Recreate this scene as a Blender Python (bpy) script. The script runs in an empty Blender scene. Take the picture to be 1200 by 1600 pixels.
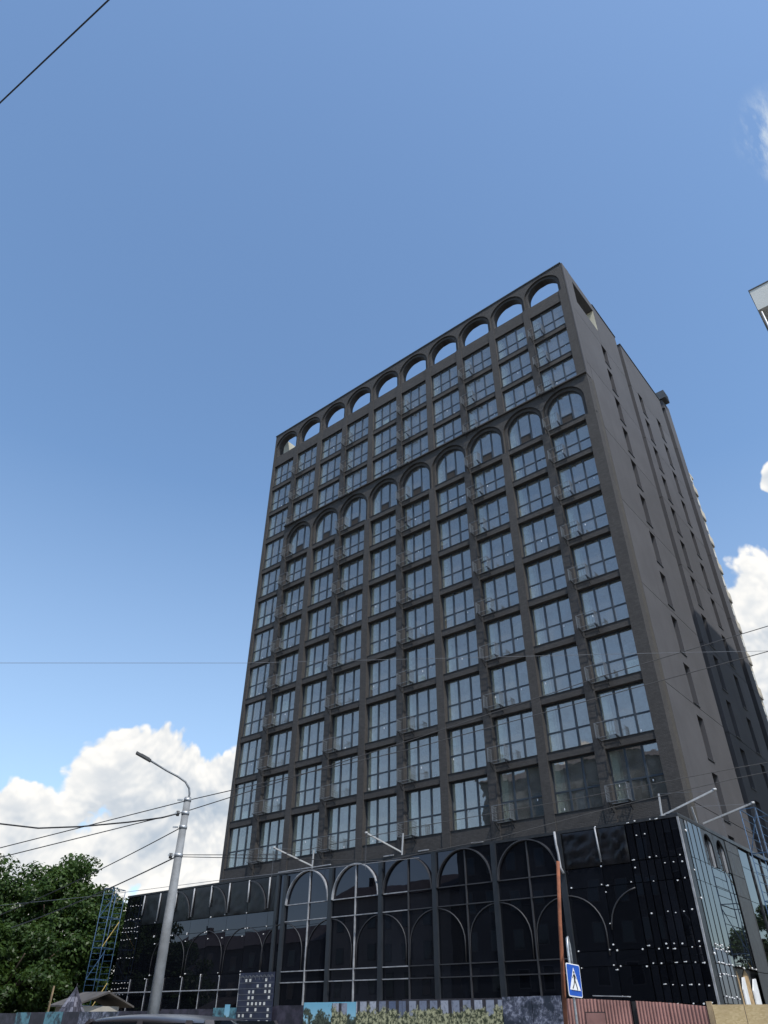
import bpy, math, random
import numpy as np
from mathutils import Vector, Matrix

R = math.radians
random.seed(7)
rng = np.random.default_rng(7)
sc = bpy.context.scene
col = sc.collection

# ------------------------------------------------------------------ camera
CAM = Vector((11.2935, -35.9775, 1.6))
cam_d = bpy.data.cameras.new('camera')
cam = bpy.data.objects.new('camera', cam_d)
col.objects.link(cam)
pt, ya, ro = 0.6279, -0.6956, -0.0089
fwd = Vector((math.sin(ya)*math.cos(pt), math.cos(ya)*math.cos(pt), math.sin(pt)))
rgt = Vector((math.cos(ya), -math.sin(ya), 0))
upv = rgt.cross(fwd)
cr, sr = math.cos(ro), math.sin(ro)
rx = rgt*cr - upv*sr
ux = rgt*sr + upv*cr
M = Matrix((rx, ux, -fwd)).transposed().to_4x4()
M.translation = CAM
cam.matrix_world = M
cam_d.sensor_fit = 'HORIZONTAL'
cam_d.sensor_width = 36.0
cam_d.lens = 36.0*1104.0/1200.0
cam_d.clip_start = 0.1
cam_d.clip_end = 4000
sc.camera = cam

# ------------------------------------------------------------------ light
SUN_EL, SUN_AZ = R(58), R(115)          # azimuth clockwise from +Y
SKY_K = 0.15
sun_dir = Vector((math.sin(SUN_AZ)*math.cos(SUN_EL), math.cos(SUN_AZ)*math.cos(SUN_EL), math.sin(SUN_EL)))
sd = bpy.data.lights.new('sun', 'SUN')
sd.energy = 3.0
sd.angle = R(0.5)
sd.color = (1.0, 0.95, 0.88)
so = bpy.data.objects.new('sun', sd)
so.rotation_euler = sun_dir.to_track_quat('Z', 'Y').to_euler()
so.location = (40, -40, 80)
col.objects.link(so)

vs = sc.view_settings
vs.view_transform = 'Standard'
vs.look = 'None'
vs.exposure = 0.5
vs.gamma = 1.0
vs.use_curve_mapping = False
sc.render.engine = 'CYCLES'
sc.cycles.max_bounces = 8
sc.cycles.transparent_max_bounces = 12
sc.cycles.sample_clamp_indirect = 8.0


class NT:
    """small helper to write node trees"""
    def __init__(s, nt):
        s.t = nt
        s.L = nt.links
    def n(s, typ, **kw):
        nd = s.t.nodes.new(typ)
        for k, v in kw.items():
            setattr(nd, k, v)
        return nd
    def put(s, sock, v):
        if v is None:
            return
        if hasattr(v, 'is_linked') or hasattr(v, 'links'):
            s.L.new(v, sock)
        elif isinstance(v, (int, float)) and hasattr(sock.default_value, '__len__'):
            n_ = len(sock.default_value)
            sock.default_value = [v]*3 + ([1.0] if n_ == 4 else [])
        elif isinstance(v, (tuple, list)) and hasattr(sock.default_value, '__len__') and len(sock.default_value) == 4 and len(v) == 3:
            sock.default_value = (*v, 1.0)
        else:
            sock.default_value = v
    def math(s, op, a, b=None, c=None, clamp=False):
        nd = s.n('ShaderNodeMath', operation=op)
        nd.use_clamp = clamp
        s.put(nd.inputs[0], a); s.put(nd.inputs[1], b)
        if c is not None:
            s.put(nd.inputs[2], c)
        return nd.outputs[0]
    def vec(s, op, a, b=None, out=0):
        nd = s.n('ShaderNodeVectorMath', operation=op)
        s.put(nd.inputs[0], a)
        if b is not None:
            if op == 'SCALE':
                s.put(nd.inputs['Scale'], b)
            else:
                s.put(nd.inputs[1], b)
        return nd.outputs[out]
    def noise(s, v, scale, detail=4, rough=0.55, col_out=False, dist=0.0):
        nd = s.n('ShaderNodeTexNoise')
        if v is not None:
            s.put(nd.inputs['Vector'], v)
        nd.inputs['Scale'].default_value = scale
        nd.inputs['Detail'].default_value = detail
        nd.inputs['Roughness'].default_value = rough
        nd.inputs['Distortion'].default_value = dist
        return nd.outputs[1 if col_out else 0]
    def voro(s, v, scale, feature='SMOOTH_F1', detail=0.0, rough=0.5, smooth=0.6):
        nd = s.n('ShaderNodeTexVoronoi', feature=feature)
        if v is not None:
            s.put(nd.inputs['Vector'], v)
        nd.inputs['Scale'].default_value = scale
        nd.inputs['Detail'].default_value = detail
        nd.inputs['Roughness'].default_value = rough
        if 'Smoothness' in nd.inputs and feature == 'SMOOTH_F1':
            nd.inputs['Smoothness'].default_value = smooth
        nd.normalize = True
        return nd.outputs[0]
    def mapr(s, v, a, b, c=0.0, d=1.0, smooth=True):
        nd = s.n('ShaderNodeMapRange')
        nd.interpolation_type = 'SMOOTHSTEP' if smooth else 'LINEAR'
        s.put(nd.inputs[0], v)
        for i, q in enumerate((a, b, c, d)):
            s.put(nd.inputs[i+1], q)
        return nd.outputs[0]
    def mix(s, f, a, b, blend='MIX'):
        nd = s.n('ShaderNodeMix', data_type='RGBA', blend_type=blend)
        s.put(nd.inputs[0], f); s.put(nd.inputs[6], a); s.put(nd.inputs[7], b)
        return nd.outputs[2]


# ------------------------------------------------------------------ sky
w = bpy.data.worlds.new('World')
sc.world = w
w.use_nodes = True
g = NT(w.node_tree)
bg = w.node_tree.nodes['Background']
sky = g.n('ShaderNodeTexSky', sky_type='NISHITA')
sky.sun_disc = False
sky.sun_elevation = SUN_EL
sky.sun_rotation = SUN_AZ
sky.altitude = 200
sky.air_density = 1.0
sky.dust_density = 0.9
sky.ozone_density = 2.0
dirv = g.n('ShaderNodeTexCoord').outputs['Generated']
sep = g.n('ShaderNodeSeparateXYZ')
g.put(sep.inputs[0], dirv)
dz = sep.outputs[2]


def blob(d, az, el, rad_az, rad_el):
    """soft bank of cloud round one compass direction"""
    a, e = R(az), R(el)
    cx = Vector((math.sin(a)*math.cos(e), math.cos(a)*math.cos(e), math.sin(e)))
    hx = Vector((math.cos(a), -math.sin(a), 0))
    vx = hx.cross(cx)
    u = g.math('DIVIDE', g.vec('DOT_PRODUCT', d, tuple(hx), 1), math.sin(R(rad_az)))
    v = g.math('DIVIDE', g.vec('DOT_PRODUCT', d, tuple(vx), 1), math.sin(R(rad_el)))
    q = g.math('SQRT', g.math('ADD', g.math('MULTIPLY', u, u), g.math('MULTIPLY', v, v)))
    front = g.math('GREATER_THAN', g.vec('DOT_PRODUCT', d, tuple(cx), 1), 0.2)
    return g.math('MULTIPLY', front, g.mapr(q, 1.25, 0.35, 0.0, 1.0))


BLOBS = ((-66.5, 7.2, 14, 7.0), (-63.5, 8.5, 7.0, 7.0), (-58.5, 11.5, 8.0, 8.5), (-52.0, 9.5, 7.5, 8.5), (-8.0, 20.0, 7.0, 12.5), (6.0, 21, 12, 11), (28, 15, 16, 11),
         (-3.0, 33.2, 2.4, 2.2, 0.80), (48, 15, 16, 9), (100, 12, 20, 8), (150, 14, 18, 9), (-160, 11, 16, 7), (-112, 12, 15, 7))
bias = None
for q_ in BLOBS:
    k_ = blob(dirv, *q_[:4])
    if len(q_) > 4:
        k_ = g.math('MULTIPLY', k_, q_[4])
    bias = k_ if bias is None else g.math('MAXIMUM', bias, k_)
bias = g.math('MAXIMUM', bias, g.mapr(dz, 0.16, 0.02, 0.0, 0.55))


def cloud_density(d, full=True):
    warp = g.vec('SCALE', g.vec('SUBTRACT', g.noise(d, 5.0, 2, 0.5, True), (0.5, 0.5, 0.5)), 0.10)
    p = g.vec('ADD', d, warp)
    big = g.noise(p, 5.5, 6.0 if full else 3.0, 0.52)
    puff = g.math('SUBTRACT', 1.0, g.voro(p, 15.0, 'F1', detail=3.0 if full else 2.0, rough=0.62))
    s_ = g.math('ADD', g.math('MULTIPLY', big, 0.95), g.math('MULTIPLY', puff, 0.55))
    if full:
        s_ = g.math('ADD', s_, g.math('MULTIPLY', g.noise(p, 38.0, 2, 0.5), 0.16))
    else:
        s_ = g.math('ADD', s_, 0.08)
    return g.math('ADD', s_, g.math('MULTIPLY', bias, 0.62))


dens = cloud_density(dirv)
mask = g.mapr(dens, 1.25, 1.31, 0.0, 1.0)
off = (sun_dir*0.55 + Vector((0, 0, 0.8))).normalized()*0.020
dens2 = cloud_density(g.vec('ADD', dirv, tuple(off)), False)
lit = g.mapr(g.math('SUBTRACT', dens, dens2), -0.13, 0.15, 0.0, 1.0)
off3 = (sun_dir*0.6 + Vector((0, 0, 0.7))).normalized()*0.006
dens3 = cloud_density(g.vec('ADD', dirv, tuple(off3)))
fine = g.mapr(g.math('SUBTRACT', dens, dens3), -0.05, 0.05, 0.0, 1.0)
soft = g.mapr(g.noise(g.vec('MULTIPLY', dirv, (1, 1, 2.2)), 6.0, 4, 0.6), 0.40, 0.62)
rim = g.mapr(dens, 1.58, 1.30, 0.0, 0.28)
lit = g.math('ADD', g.math('MULTIPLY', lit, 0.54), g.math('MULTIPLY', fine, 0.22))
lit = g.math('ADD', lit, g.math('MULTIPLY', soft, 0.36))
lit = g.math('ADD', lit, rim, clamp=True)
K = 0.70/SKY_K
ccol = g.mix(lit, (0.45*K, 0.54*K, 0.65*K), (1.06*K, 1.04*K, 1.00*K))
# thin veils
veil = g.mapr(g.noise(g.vec('MULTIPLY', dirv, (1.0, 1.0, 3.2)), 3.6, 6, 0.62, dist=0.8), 0.54, 0.80, 0.0, 0.42)
veil = g.math('MULTIPLY', veil, g.mapr(dz, 0.50, 0.10, 0.0, 1.0))
wisp = g.math('MULTIPLY', blob(dirv, 8.5, 54, 2.2, 3.0), g.mapr(g.noise(g.vec('MULTIPLY', dirv, (3.0, 1.0, 1.0)), 14, 6, 0.65), 0.40, 0.66, 0.0, 0.95))
thin = g.math('MAXIMUM', g.math('MAXIMUM', veil, wisp), g.mapr(dz, 0.60, 0.05, 0.0, 0.40, False))
skyc = g.mix(1.0, sky.outputs[0], (0.965, 1.075, 1.09), 'MULTIPLY')
c1 = g.mix(thin, skyc, (0.66*K, 0.76*K, 0.86*K))
c2 = g.mix(mask, c1, ccol)
g.L.new(c1, bg.inputs[0])
bg.inputs[1].default_value = SKY_K
bgc = g.n('ShaderNodeBackground')
g.L.new(c2, bgc.inputs[0])
bgc.inputs[1].default_value = SKY_K
mxs = g.n('ShaderNodeMixShader')
g.put(mxs.inputs[0], g.math('GREATER_THAN', bias, 0.02))
g.L.new(bg.outputs[0], mxs.inputs[1]); g.L.new(bgc.outputs[0], mxs.inputs[2])
g.L.new(mxs.outputs[0], [n_ for n_ in w.node_tree.nodes if n_.type == 'OUTPUT_WORLD'][0].inputs[0])
w.cycles.sampling_method = 'MANUAL'
w.cycles.sample_map_resolution = 512


# ------------------------------------------------------------------ materials
def mat(name, color, rough=0.7, var=0.12, scale=3.0, metal=0.0, bump=0.0, bscale=40.0, spec=None, dirt=0.0, coord='Object', grime_scale=(1, 1, 0.25)):
    m = bpy.data.materials.new(name)
    m.use_nodes = True
    q = NT(m.node_tree)
    p = m.node_tree.nodes['Principled BSDF']
    tc = q.n('ShaderNodeTexCoord').outputs[coord]
    nz = q.noise(tc, scale, 5, 0.6)
    lo = tuple(c*(1-var) for c in color)
    hi = tuple(min(1, c*(1+var)) for c in color)
    c = q.mix(q.mapr(nz, 0.3, 0.7), lo, hi)
    if dirt:
        gr = q.noise(q.vec('MULTIPLY', tc, grime_scale), scale*0.7, 6, 0.65)
        c = q.mix(q.mapr(gr, 0.5, 0.78, 0.0, dirt), c, tuple(k*0.45 for k in color))
    q.put(p.inputs['Base Color'], c)
    q.put(p.inputs['Roughness'], q.mapr(nz, 0.2, 0.8, max(0.02, rough-0.08), min(1, rough+0.08)))
    p.inputs['Metallic'].default_value = metal
    if spec is not None:
        p.inputs['Specular IOR Level'].default_value = spec
    if bump:
        b = q.n('ShaderNodeBump')
        b.inputs['Strength'].default_value = bump
        b.inputs['Distance'].default_value = 0.02
        q.put(b.inputs['Height'], q.noise(tc, bscale, 5, 0.6))
        q.L.new(b.outputs[0], p.inputs['Normal'])
    return m


def brick_mat(name, c1, c2, mortar, axis):
    m = bpy.data.materials.new(name)
    m.use_nodes = True
    q = NT(m.node_tree)
    p = m.node_tree.nodes['Principled BSDF']
    geo = q.n('ShaderNodeNewGeometry')
    sp = q.n('ShaderNodeSeparateXYZ')
    q.put(sp.inputs[0], geo.outputs['Position'])
    cb = q.n('ShaderNodeCombineXYZ')
    q.put(cb.inputs[0], q.math('ADD', sp.outputs[0], sp.outputs[1]))
    q.put(cb.inputs[1], sp.outputs[2])
    br = q.n('ShaderNodeTexBrick')
    br.inputs['Scale'].default_value = 1.0
    br.inputs['Brick Width'].default_value = 0.25
    br.inputs['Row Height'].default_value = 0.075
    br.inputs['Mortar Size'].default_value = 0.008
    br.inputs['Bias'].default_value = -0.1
    q.put(br.inputs['Vector'], cb.outputs[0])
    q.put(br.inputs['Color1'], c1); q.put(br.inputs['Color2'], c2); q.put(br.inputs['Mortar'], mortar)
    nz = q.noise(geo.outputs['Position'], 0.55, 6, 0.65)
    c = q.mix(q.mapr(nz, 0.35, 0.7, 0.0, 0.5), br.outputs[0], tuple(k*0.72 for k in c1))
    nz2 = q.noise(geo.outputs['Position'], 6.0, 5, 0.7)
    c = q.mix(q.mapr(nz2, 0.45, 0.8, 0.0, 0.35), c, tuple(min(1, k*1.45) for k in c2))
    q.put(p.inputs['Base Color'], c)
    p.inputs['Roughness'].default_value = 0.82
    b = q.n('ShaderNodeBump')
    b.inputs['Strength'].default_value = 0.7
    b.inputs['Distance'].default_value = 0.012
    q.put(b.inputs['Height'], q.math('ADD', q.math('MULTIPLY', br.outputs[1], -1.0), q.math('MULTIPLY', nz2, 0.5)))
    q.L.new(b.outputs[0], p.inputs['Normal'])
    return m


def plaster_mat(name, color, streak=0.3):
    m = bpy.data.materials.new(name)
    m.use_nodes = True
    q = NT(m.node_tree)
    p = m.node_tree.nodes['Principled BSDF']
    pos = q.n('ShaderNodeNewGeometry').outputs['Position']
    n1 = q.noise(pos, 0.35, 6, 0.6)
    n2 = q.noise(q.vec('MULTIPLY', pos, (1.6, 1.6, 0.12)), 1.0, 6, 0.65)
    n3 = q.noise(pos, 22, 4, 0.7)
    c = q.mix(q.mapr(n1, 0.3, 0.72), tuple(k*0.86 for k in color), tuple(k*1.12 for k in color))
    c = q.mix(q.mapr(n2, 0.48, 0.75, 0.0, streak*1.6), c, tuple(k*0.7 for k in color))
    c = q.mix(q.mapr(n3, 0.5, 0.8, 0.0, 0.25), c, tuple(k*1.3 for k in color))
    rnd = q.n('ShaderNodeObjectInfo').outputs['Random']
    c = q.mix(q.math('MULTIPLY', rnd, 0.5), c, tuple(k*0.72 for k in color))
    q.put(p.inputs['Base Color'], c)
    p.inputs['Roughness'].default_value = 0.88
    b = q.n('ShaderNodeBump')
    b.inputs['Strength'].default_value = 0.35
    b.inputs['Distance'].default_value = 0.01
    q.put(b.inputs['Height'], n3)
    q.L.new(b.outputs[0], p.inputs['Normal'])
    return m


def window_glass(name, tint, base, graze, wav=0.02, through=0.6):
    """coated window glass: mirror-like sky reflection over a see-through pane"""
    m = bpy.data.materials.new(name)
    m.use_nodes = True
    q = NT(m.node_tree)
    for nd in list(m.node_tree.nodes):
        m.node_tree.nodes.remove(nd)
    out = q.n('ShaderNodeOutputMaterial')
    gl = q.n('ShaderNodeBsdfGlossy')
    gl.inputs['Roughness'].default_value = 0.012
    gl.inputs['Color'].default_value = (*tint, 1)
    tr = q.n('ShaderNodeBsdfTransparent')
    tr.inputs['Color'].default_value = (through*0.94, through, through*0.97, 1)
    fr = q.n('ShaderNodeFresnel')
    geo = q.n('ShaderNodeNewGeometry')       # same reflection on both faces of the pane
    q.put(fr.inputs['IOR'], q.mapr(geo.outputs['Backfacing'], 0.0, 1.0, 1.5, 1/1.5, False))
    pos = q.n('ShaderNodeNewGeometry').outputs['Position']
    bp = q.n('ShaderNodeBump')
    bp.inputs['Strength'].default_value = wav
    bp.inputs['Distance'].default_value = 0.35
    q.put(bp.inputs['Height'], q.noise(pos, 0.9, 2, 0.5))
    q.L.new(bp.outputs[0], gl.inputs['Normal'])
    f = q.math('ADD', q.math('MULTIPLY', fr.outputs[0], graze), base, clamp=True)
    mx = q.n('ShaderNodeMixShader')
    q.put(mx.inputs[0], f)
    q.L.new(tr.outputs[0], mx.inputs[1]); q.L.new(gl.outputs[0], mx.inputs[2])
    df = q.n('ShaderNodeBsdfDiffuse')            # building-site dust on the pane
    df.inputs['Color'].default_value = (0.42, 0.41, 0.39, 1)
    md = q.n('ShaderNodeMixShader')
    q.put(md.inputs[0], q.mapr(q.noise(pos, 1.3, 5, 0.65), 0.3, 0.75, 0.05, 0.17))
    q.L.new(mx.outputs[0], md.inputs[1]); q.L.new(df.outputs[0], md.inputs[2])
    q.L.new(md.outputs[0], out.inputs[0])
    return m


def black_glass(name, color, spec_col, base, wav):
    m = bpy.data.materials.new(name)
    m.use_nodes = True
    q = NT(m.node_tree)
    for nd in list(m.node_tree.nodes):
        m.node_tree.nodes.remove(nd)
    out = q.n('ShaderNodeOutputMaterial')
    gl = q.n('ShaderNodeBsdfGlossy')
    gl.inputs['Roughness'].default_value = 0.01
    gl.inputs['Color'].default_value = (*spec_col, 1)
    df = q.n('ShaderNodeBsdfDiffuse')
    oi = q.n('ShaderNodeObjectInfo')
    pos = q.n('ShaderNodeNewGeometry').outputs['Position']
    dust = q.noise(pos, 0.8, 6, 0.65)
    c = q.mix(q.mapr(dust, 0.4, 0.8, 0.0, 0.6), color, tuple(k*2.2 for k in color))
    c = q.mix(oi.outputs['Random'], c, tuple(k*0.5 for k in color))
    q.put(df.inputs['Color'], c)
    fr = q.n('ShaderNodeFresnel')
    fr.inputs['IOR'].default_value = 1.5
    bp = q.n('ShaderNodeBump')
    bp.inputs['Strength'].default_value = wav
    bp.inputs['Distance'].default_value = 0.35
    q.put(bp.inputs['Height'], q.noise(pos, 0.7, 2, 0.5))
    q.L.new(bp.outputs[0], gl.inputs['Normal'])
    mx = q.n('ShaderNodeMixShader')
    q.put(mx.inputs[0], q.math('ADD', q.math('MULTIPLY', fr.outputs[0], 1.0), base, clamp=True))
    q.L.new(df.outputs[0], mx.inputs[1]); q.L.new(gl.outputs[0], mx.inputs[2])
    q.L.new(mx.outputs[0], out.inputs[0])
    return m


MT = {}
MT['brick'] = brick_mat('dark brick', (0.043, 0.040, 0.039), (0.063, 0.059, 0.057), (0.032, 0.030, 0.029), 'x')
MT['brick_side'] = brick_mat('umber brick', (0.056, 0.050, 0.042), (0.074, 0.066, 0.056), (0.037, 0.034, 0.03), 'y')
MT['plaster'] = plaster_mat('grey plaster', (0.074, 0.073, 0.080))
MT['joint'] = mat('joint dark', (0.03, 0.03, 0.032), 0.9)
MT['cream'] = plaster_mat('cream unpainted render', (0.55, 0.53, 0.43), 0.2)
MT['frame'] = mat('window frame slate', (0.030, 0.040, 0.052), 0.45, 0.1)
MT['glass'] = window_glass('window glass', (0.92, 0.83, 0.79), 0.20, 0.9, 0.012, 0.88)
MT['reveal'] = mat('white reveal plaster', (0.86, 0.87, 0.81), 0.85, 0.05, 1.5)
MT['room'] = mat('bare concrete interior', (0.42, 0.43, 0.42), 0.9, 0.15, 0.8)
MT['panel_dark'] = mat('dark brown board', (0.028, 0.022, 0.018), 0.8)
MT['galv'] = mat('galvanised steel', (0.42, 0.44, 0.46), 0.45, 0.2, 9.0, metal=0.55)
MT['rail'] = mat('grey painted rail', (0.17, 0.185, 0.20), 0.5, 0.2, 12.0, metal=0.2)
MT['dark_steel'] = mat('dark steel', (0.035, 0.037, 0.04), 0.55, 0.2, metal=0.4)
MT['bglass'] = black_glass('black facade glass', (0.006, 0.007, 0.010), (0.76, 0.74, 0.86), 0.03, 0.004)
MT['mglass'] = black_glass('grey reflective facade glass', (0.012, 0.014, 0.018), (0.80, 0.79, 0.78), 0.10, 0.008)
MT['pilaster'] = mat('graphite cladding', (0.022, 0.026, 0.032), 0.4, 0.15, 1.0)
MT['graybar'] = mat('graphite bar', (0.036, 0.037, 0.042), 0.5, 0.15)
MT['film'] = mat('white protective film', (0.30, 0.31, 0.33), 0.55, 0.25, 3.0, bump=0.2, bscale=12)
MT['cap'] = mat('white fixing cap', (0.78, 0.79, 0.80), 0.4, 0.05)
MT['foil'] = mat('black foil', (0.008, 0.008, 0.010), 0.34, 0.4, 1.2, spec=0.35)
MT['roofmem'] = mat('roof membrane', (0.10, 0.10, 0.10), 0.9)
MT['white_arm'] = mat('white painted tube', (0.42, 0.43, 0.44), 0.5, 0.12, 4.0, dirt=0.4)
MT['asphalt'] = mat('asphalt', (0.05, 0.05, 0.052), 0.9, 0.25, 0.6, bump=0.3, bscale=30)
MT['paving'] = mat('paving', (0.26, 0.25, 0.24), 0.9, 0.15, 0.8, bump=0.2)
MT['kerb'] = mat('kerb stone', (0.34, 0.33, 0.32), 0.9, 0.15)
MT['road_paint'] = mat('road paint', (0.7, 0.7, 0.68), 0.7, 0.15, 4)
MT['soil'] = mat('dry soil', (0.16, 0.14, 0.11), 0.95, 0.3, 0.15)
MT['pole'] = mat('weathered concrete pole', (0.20, 0.21, 0.22), 0.8, 0.25, 2.2, bump=0.3, bscale=25, dirt=0.45, grime_scale=(1, 1, 0.2))
MT['lamp'] = mat('lamp head graphite', (0.05, 0.052, 0.055), 0.5)
MT['cable'] = mat('black cable', (0.018, 0.019, 0.022), 0.6)
MT['cable_grey'] = mat('grey cable', (0.12, 0.13, 0.15), 0.6)
MT['rust'] = mat('rusty pipe', (0.21, 0.075, 0.038), 0.85, 0.4, 3.0, bump=0.4, bscale=20)
MT['redmetal'] = mat('faded maroon sheet metal', (0.29, 0.150, 0.130), 0.75, 0.25, 1.2, dirt=0.5)
MT['sign_blue'] = mat('sign blue', (0.012, 0.085, 0.42), 0.35, 0.05)
MT['sign_white'] = mat('sign white', (0.78, 0.79, 0.80), 0.35, 0.03)
MT['sign_black'] = mat('sign black', (0.01, 0.01, 0.01), 0.4, 0.02)
MT['blue_scaf'] = mat('blue scaffold paint', (0.035, 0.085, 0.17), 0.6, 0.4, 5.0)
MT['yellow'] = mat('ochre tube', (0.42, 0.31, 0.10), 0.6, 0.2)
MT['bark'] = mat('bark', (0.07, 0.05, 0.035), 0.95, 0.3, 4, bump=0.6, bscale=20)
MT['slate'] = mat('slate shingle', (0.055, 0.055, 0.075), 0.6, 0.45, 5.0)
MT['slate_pale'] = mat('pale slate shingle', (0.17, 0.17, 0.21), 0.55, 0.3, 5.0)
MT['sheet'] = mat('weathered grey roof sheet', (0.075, 0.07, 0.068), 0.9, 0.3, 1.4, dirt=0.5)
MT['wood'] = mat('weathered wood', (0.30, 0.22, 0.13), 0.85, 0.3, 3.0)
MT['wood_pale'] = mat('pale plank', (0.40, 0.28, 0.15), 0.8, 0.35, 4.0)
MT['sheet_white'] = mat('white insulation sheet', (0.72, 0.74, 0.76), 0.7, 0.1)
MT['carpaint'] = mat('dark grey car paint', (0.040, 0.035, 0.037), 0.32, 0.05, 2.0)
MT['carpaint'].node_tree.nodes['Principled BSDF'].inputs['Coat Weight'].default_value = 0.25
MT['carpaint'].node_tree.nodes['Principled BSDF'].inputs['Coat Roughness'].default_value = 0.2
MT['carglass'] = black_glass('car glass', (0.006, 0.008, 0.01), (0.85, 0.92, 1.0), 0.05, 0.0)
MT['tyre'] = mat('tyre', (0.015, 0.015, 0.015), 0.9)
MT['rim'] = mat('alloy', (0.5, 0.5, 0.52), 0.3, 0.05, metal=0.9)
MT['lamp_red'] = mat('red lens', (0.25, 0.01, 0.01), 0.2, 0.05)
MT['lamp_clear'] = mat('clear lens', (0.6, 0.62, 0.64), 0.15, 0.05)
MT['nb_white'] = plaster_mat('white render', (0.62, 0.63, 0.60), 0.25)
MT['nb_grey'] = plaster_mat('grey render', (0.26, 0.25, 0.23), 0.3)
MT['nb_dark'] = mat('dark metal sheet', (0.05, 0.055, 0.06), 0.5)
MT['beige'] = plaster_mat('beige render', (0.50, 0.45, 0.36), 0.35)
MT['house_a'] = plaster_mat('grey house render', (0.13, 0.13, 0.125), 0.35)
MT['house_b'] = plaster_mat('pale house render', (0.42, 0.40, 0.36), 0.35)
MT['roof_red'] = mat('clay roof', (0.09, 0.075, 0.07), 0.85, 0.3, 2.0)


def osb_mat():
    m = bpy.data.materials.new('osb board')
    m.use_nodes = True
    q = NT(m.node_tree)
    p = m.node_tree.nodes['Principled BSDF']
    pos = q.n('ShaderNodeNewGeometry').outputs['Position']
    v = q.n('ShaderNodeTexVoronoi')
    q.put(v.inputs['Vector'], q.vec('MULTIPLY', pos, (1.0, 1.0, 2.3)))
    v.inputs['Scale'].default_value = 16
    n1 = q.noise(pos, 1.2, 5, 0.6)
    c = q.mix(v.outputs['Color'], (0.50, 0.36, 0.17), (0.68, 0.53, 0.30))
    c = q.mix(q.mapr(n1, 0.45, 0.75, 0, 0.45), c, (0.36, 0.25, 0.13))
    q.put(p.inputs['Base Color'], c)
    p.inputs['Roughness'].default_value = 0.8
    return m


MT['osb'] = osb_mat()
MT['slitpane'] = mat('grey obscured pane', (0.045, 0.045, 0.05), 0.5, 0.1)


def leaf_mat(name, c1, c2):
    m = bpy.data.materials.new(name)
    m.use_nodes = True
    q = NT(m.node_tree)
    for nd in list(m.node_tree.nodes):
        m.node_tree.nodes.remove(nd)
    out = q.n('ShaderNodeOutputMaterial')
    pos = q.n('ShaderNodeNewGeometry').outputs['Position']
    n1 = q.noise(pos, 0.45, 4, 0.6)
    n2 = q.noise(pos, 5.0, 3, 0.6)
    c = q.mix(q.mapr(n1, 0.35, 0.68), c1, c2)
    c = q.mix(q.mapr(n2, 0.5, 0.75, 0, 0.5), c, tuple(k*1.6 for k in c2))
    df = q.n('ShaderNodeBsdfDiffuse'); q.put(df.inputs[0], c)
    tl = q.n('ShaderNodeBsdfTranslucent'); q.put(tl.inputs[0], q.mix(0.5, c, (0.10, 0.16, 0.02)))
    gl = q.n('ShaderNodeBsdfGlossy'); gl.inputs['Roughness'].default_value = 0.45
    m1 = q.n('ShaderNodeMixShader'); m1.inputs[0].default_value = 0.3
    q.L.new(df.outputs[0], m1.inputs[1]); q.L.new(tl.outputs[0], m1.inputs[2])
    m2 = q.n('ShaderNodeMixShader'); m2.inputs[0].default_value = 0.02
    q.L.new(m1.outputs[0], m2.inputs[1]); q.L.new(gl.outputs[0], m2.inputs[2])
    q.L.new(m2.outputs[0], out.inputs[0])
    return m


MT['leaf'] = leaf_mat('green leaves', (0.024, 0.052, 0.014), (0.056, 0.098, 0.026))
MT['leaf_dark'] = leaf_mat('dark leaves', (0.019, 0.042, 0.011), (0.050, 0.090, 0.022))


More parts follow.
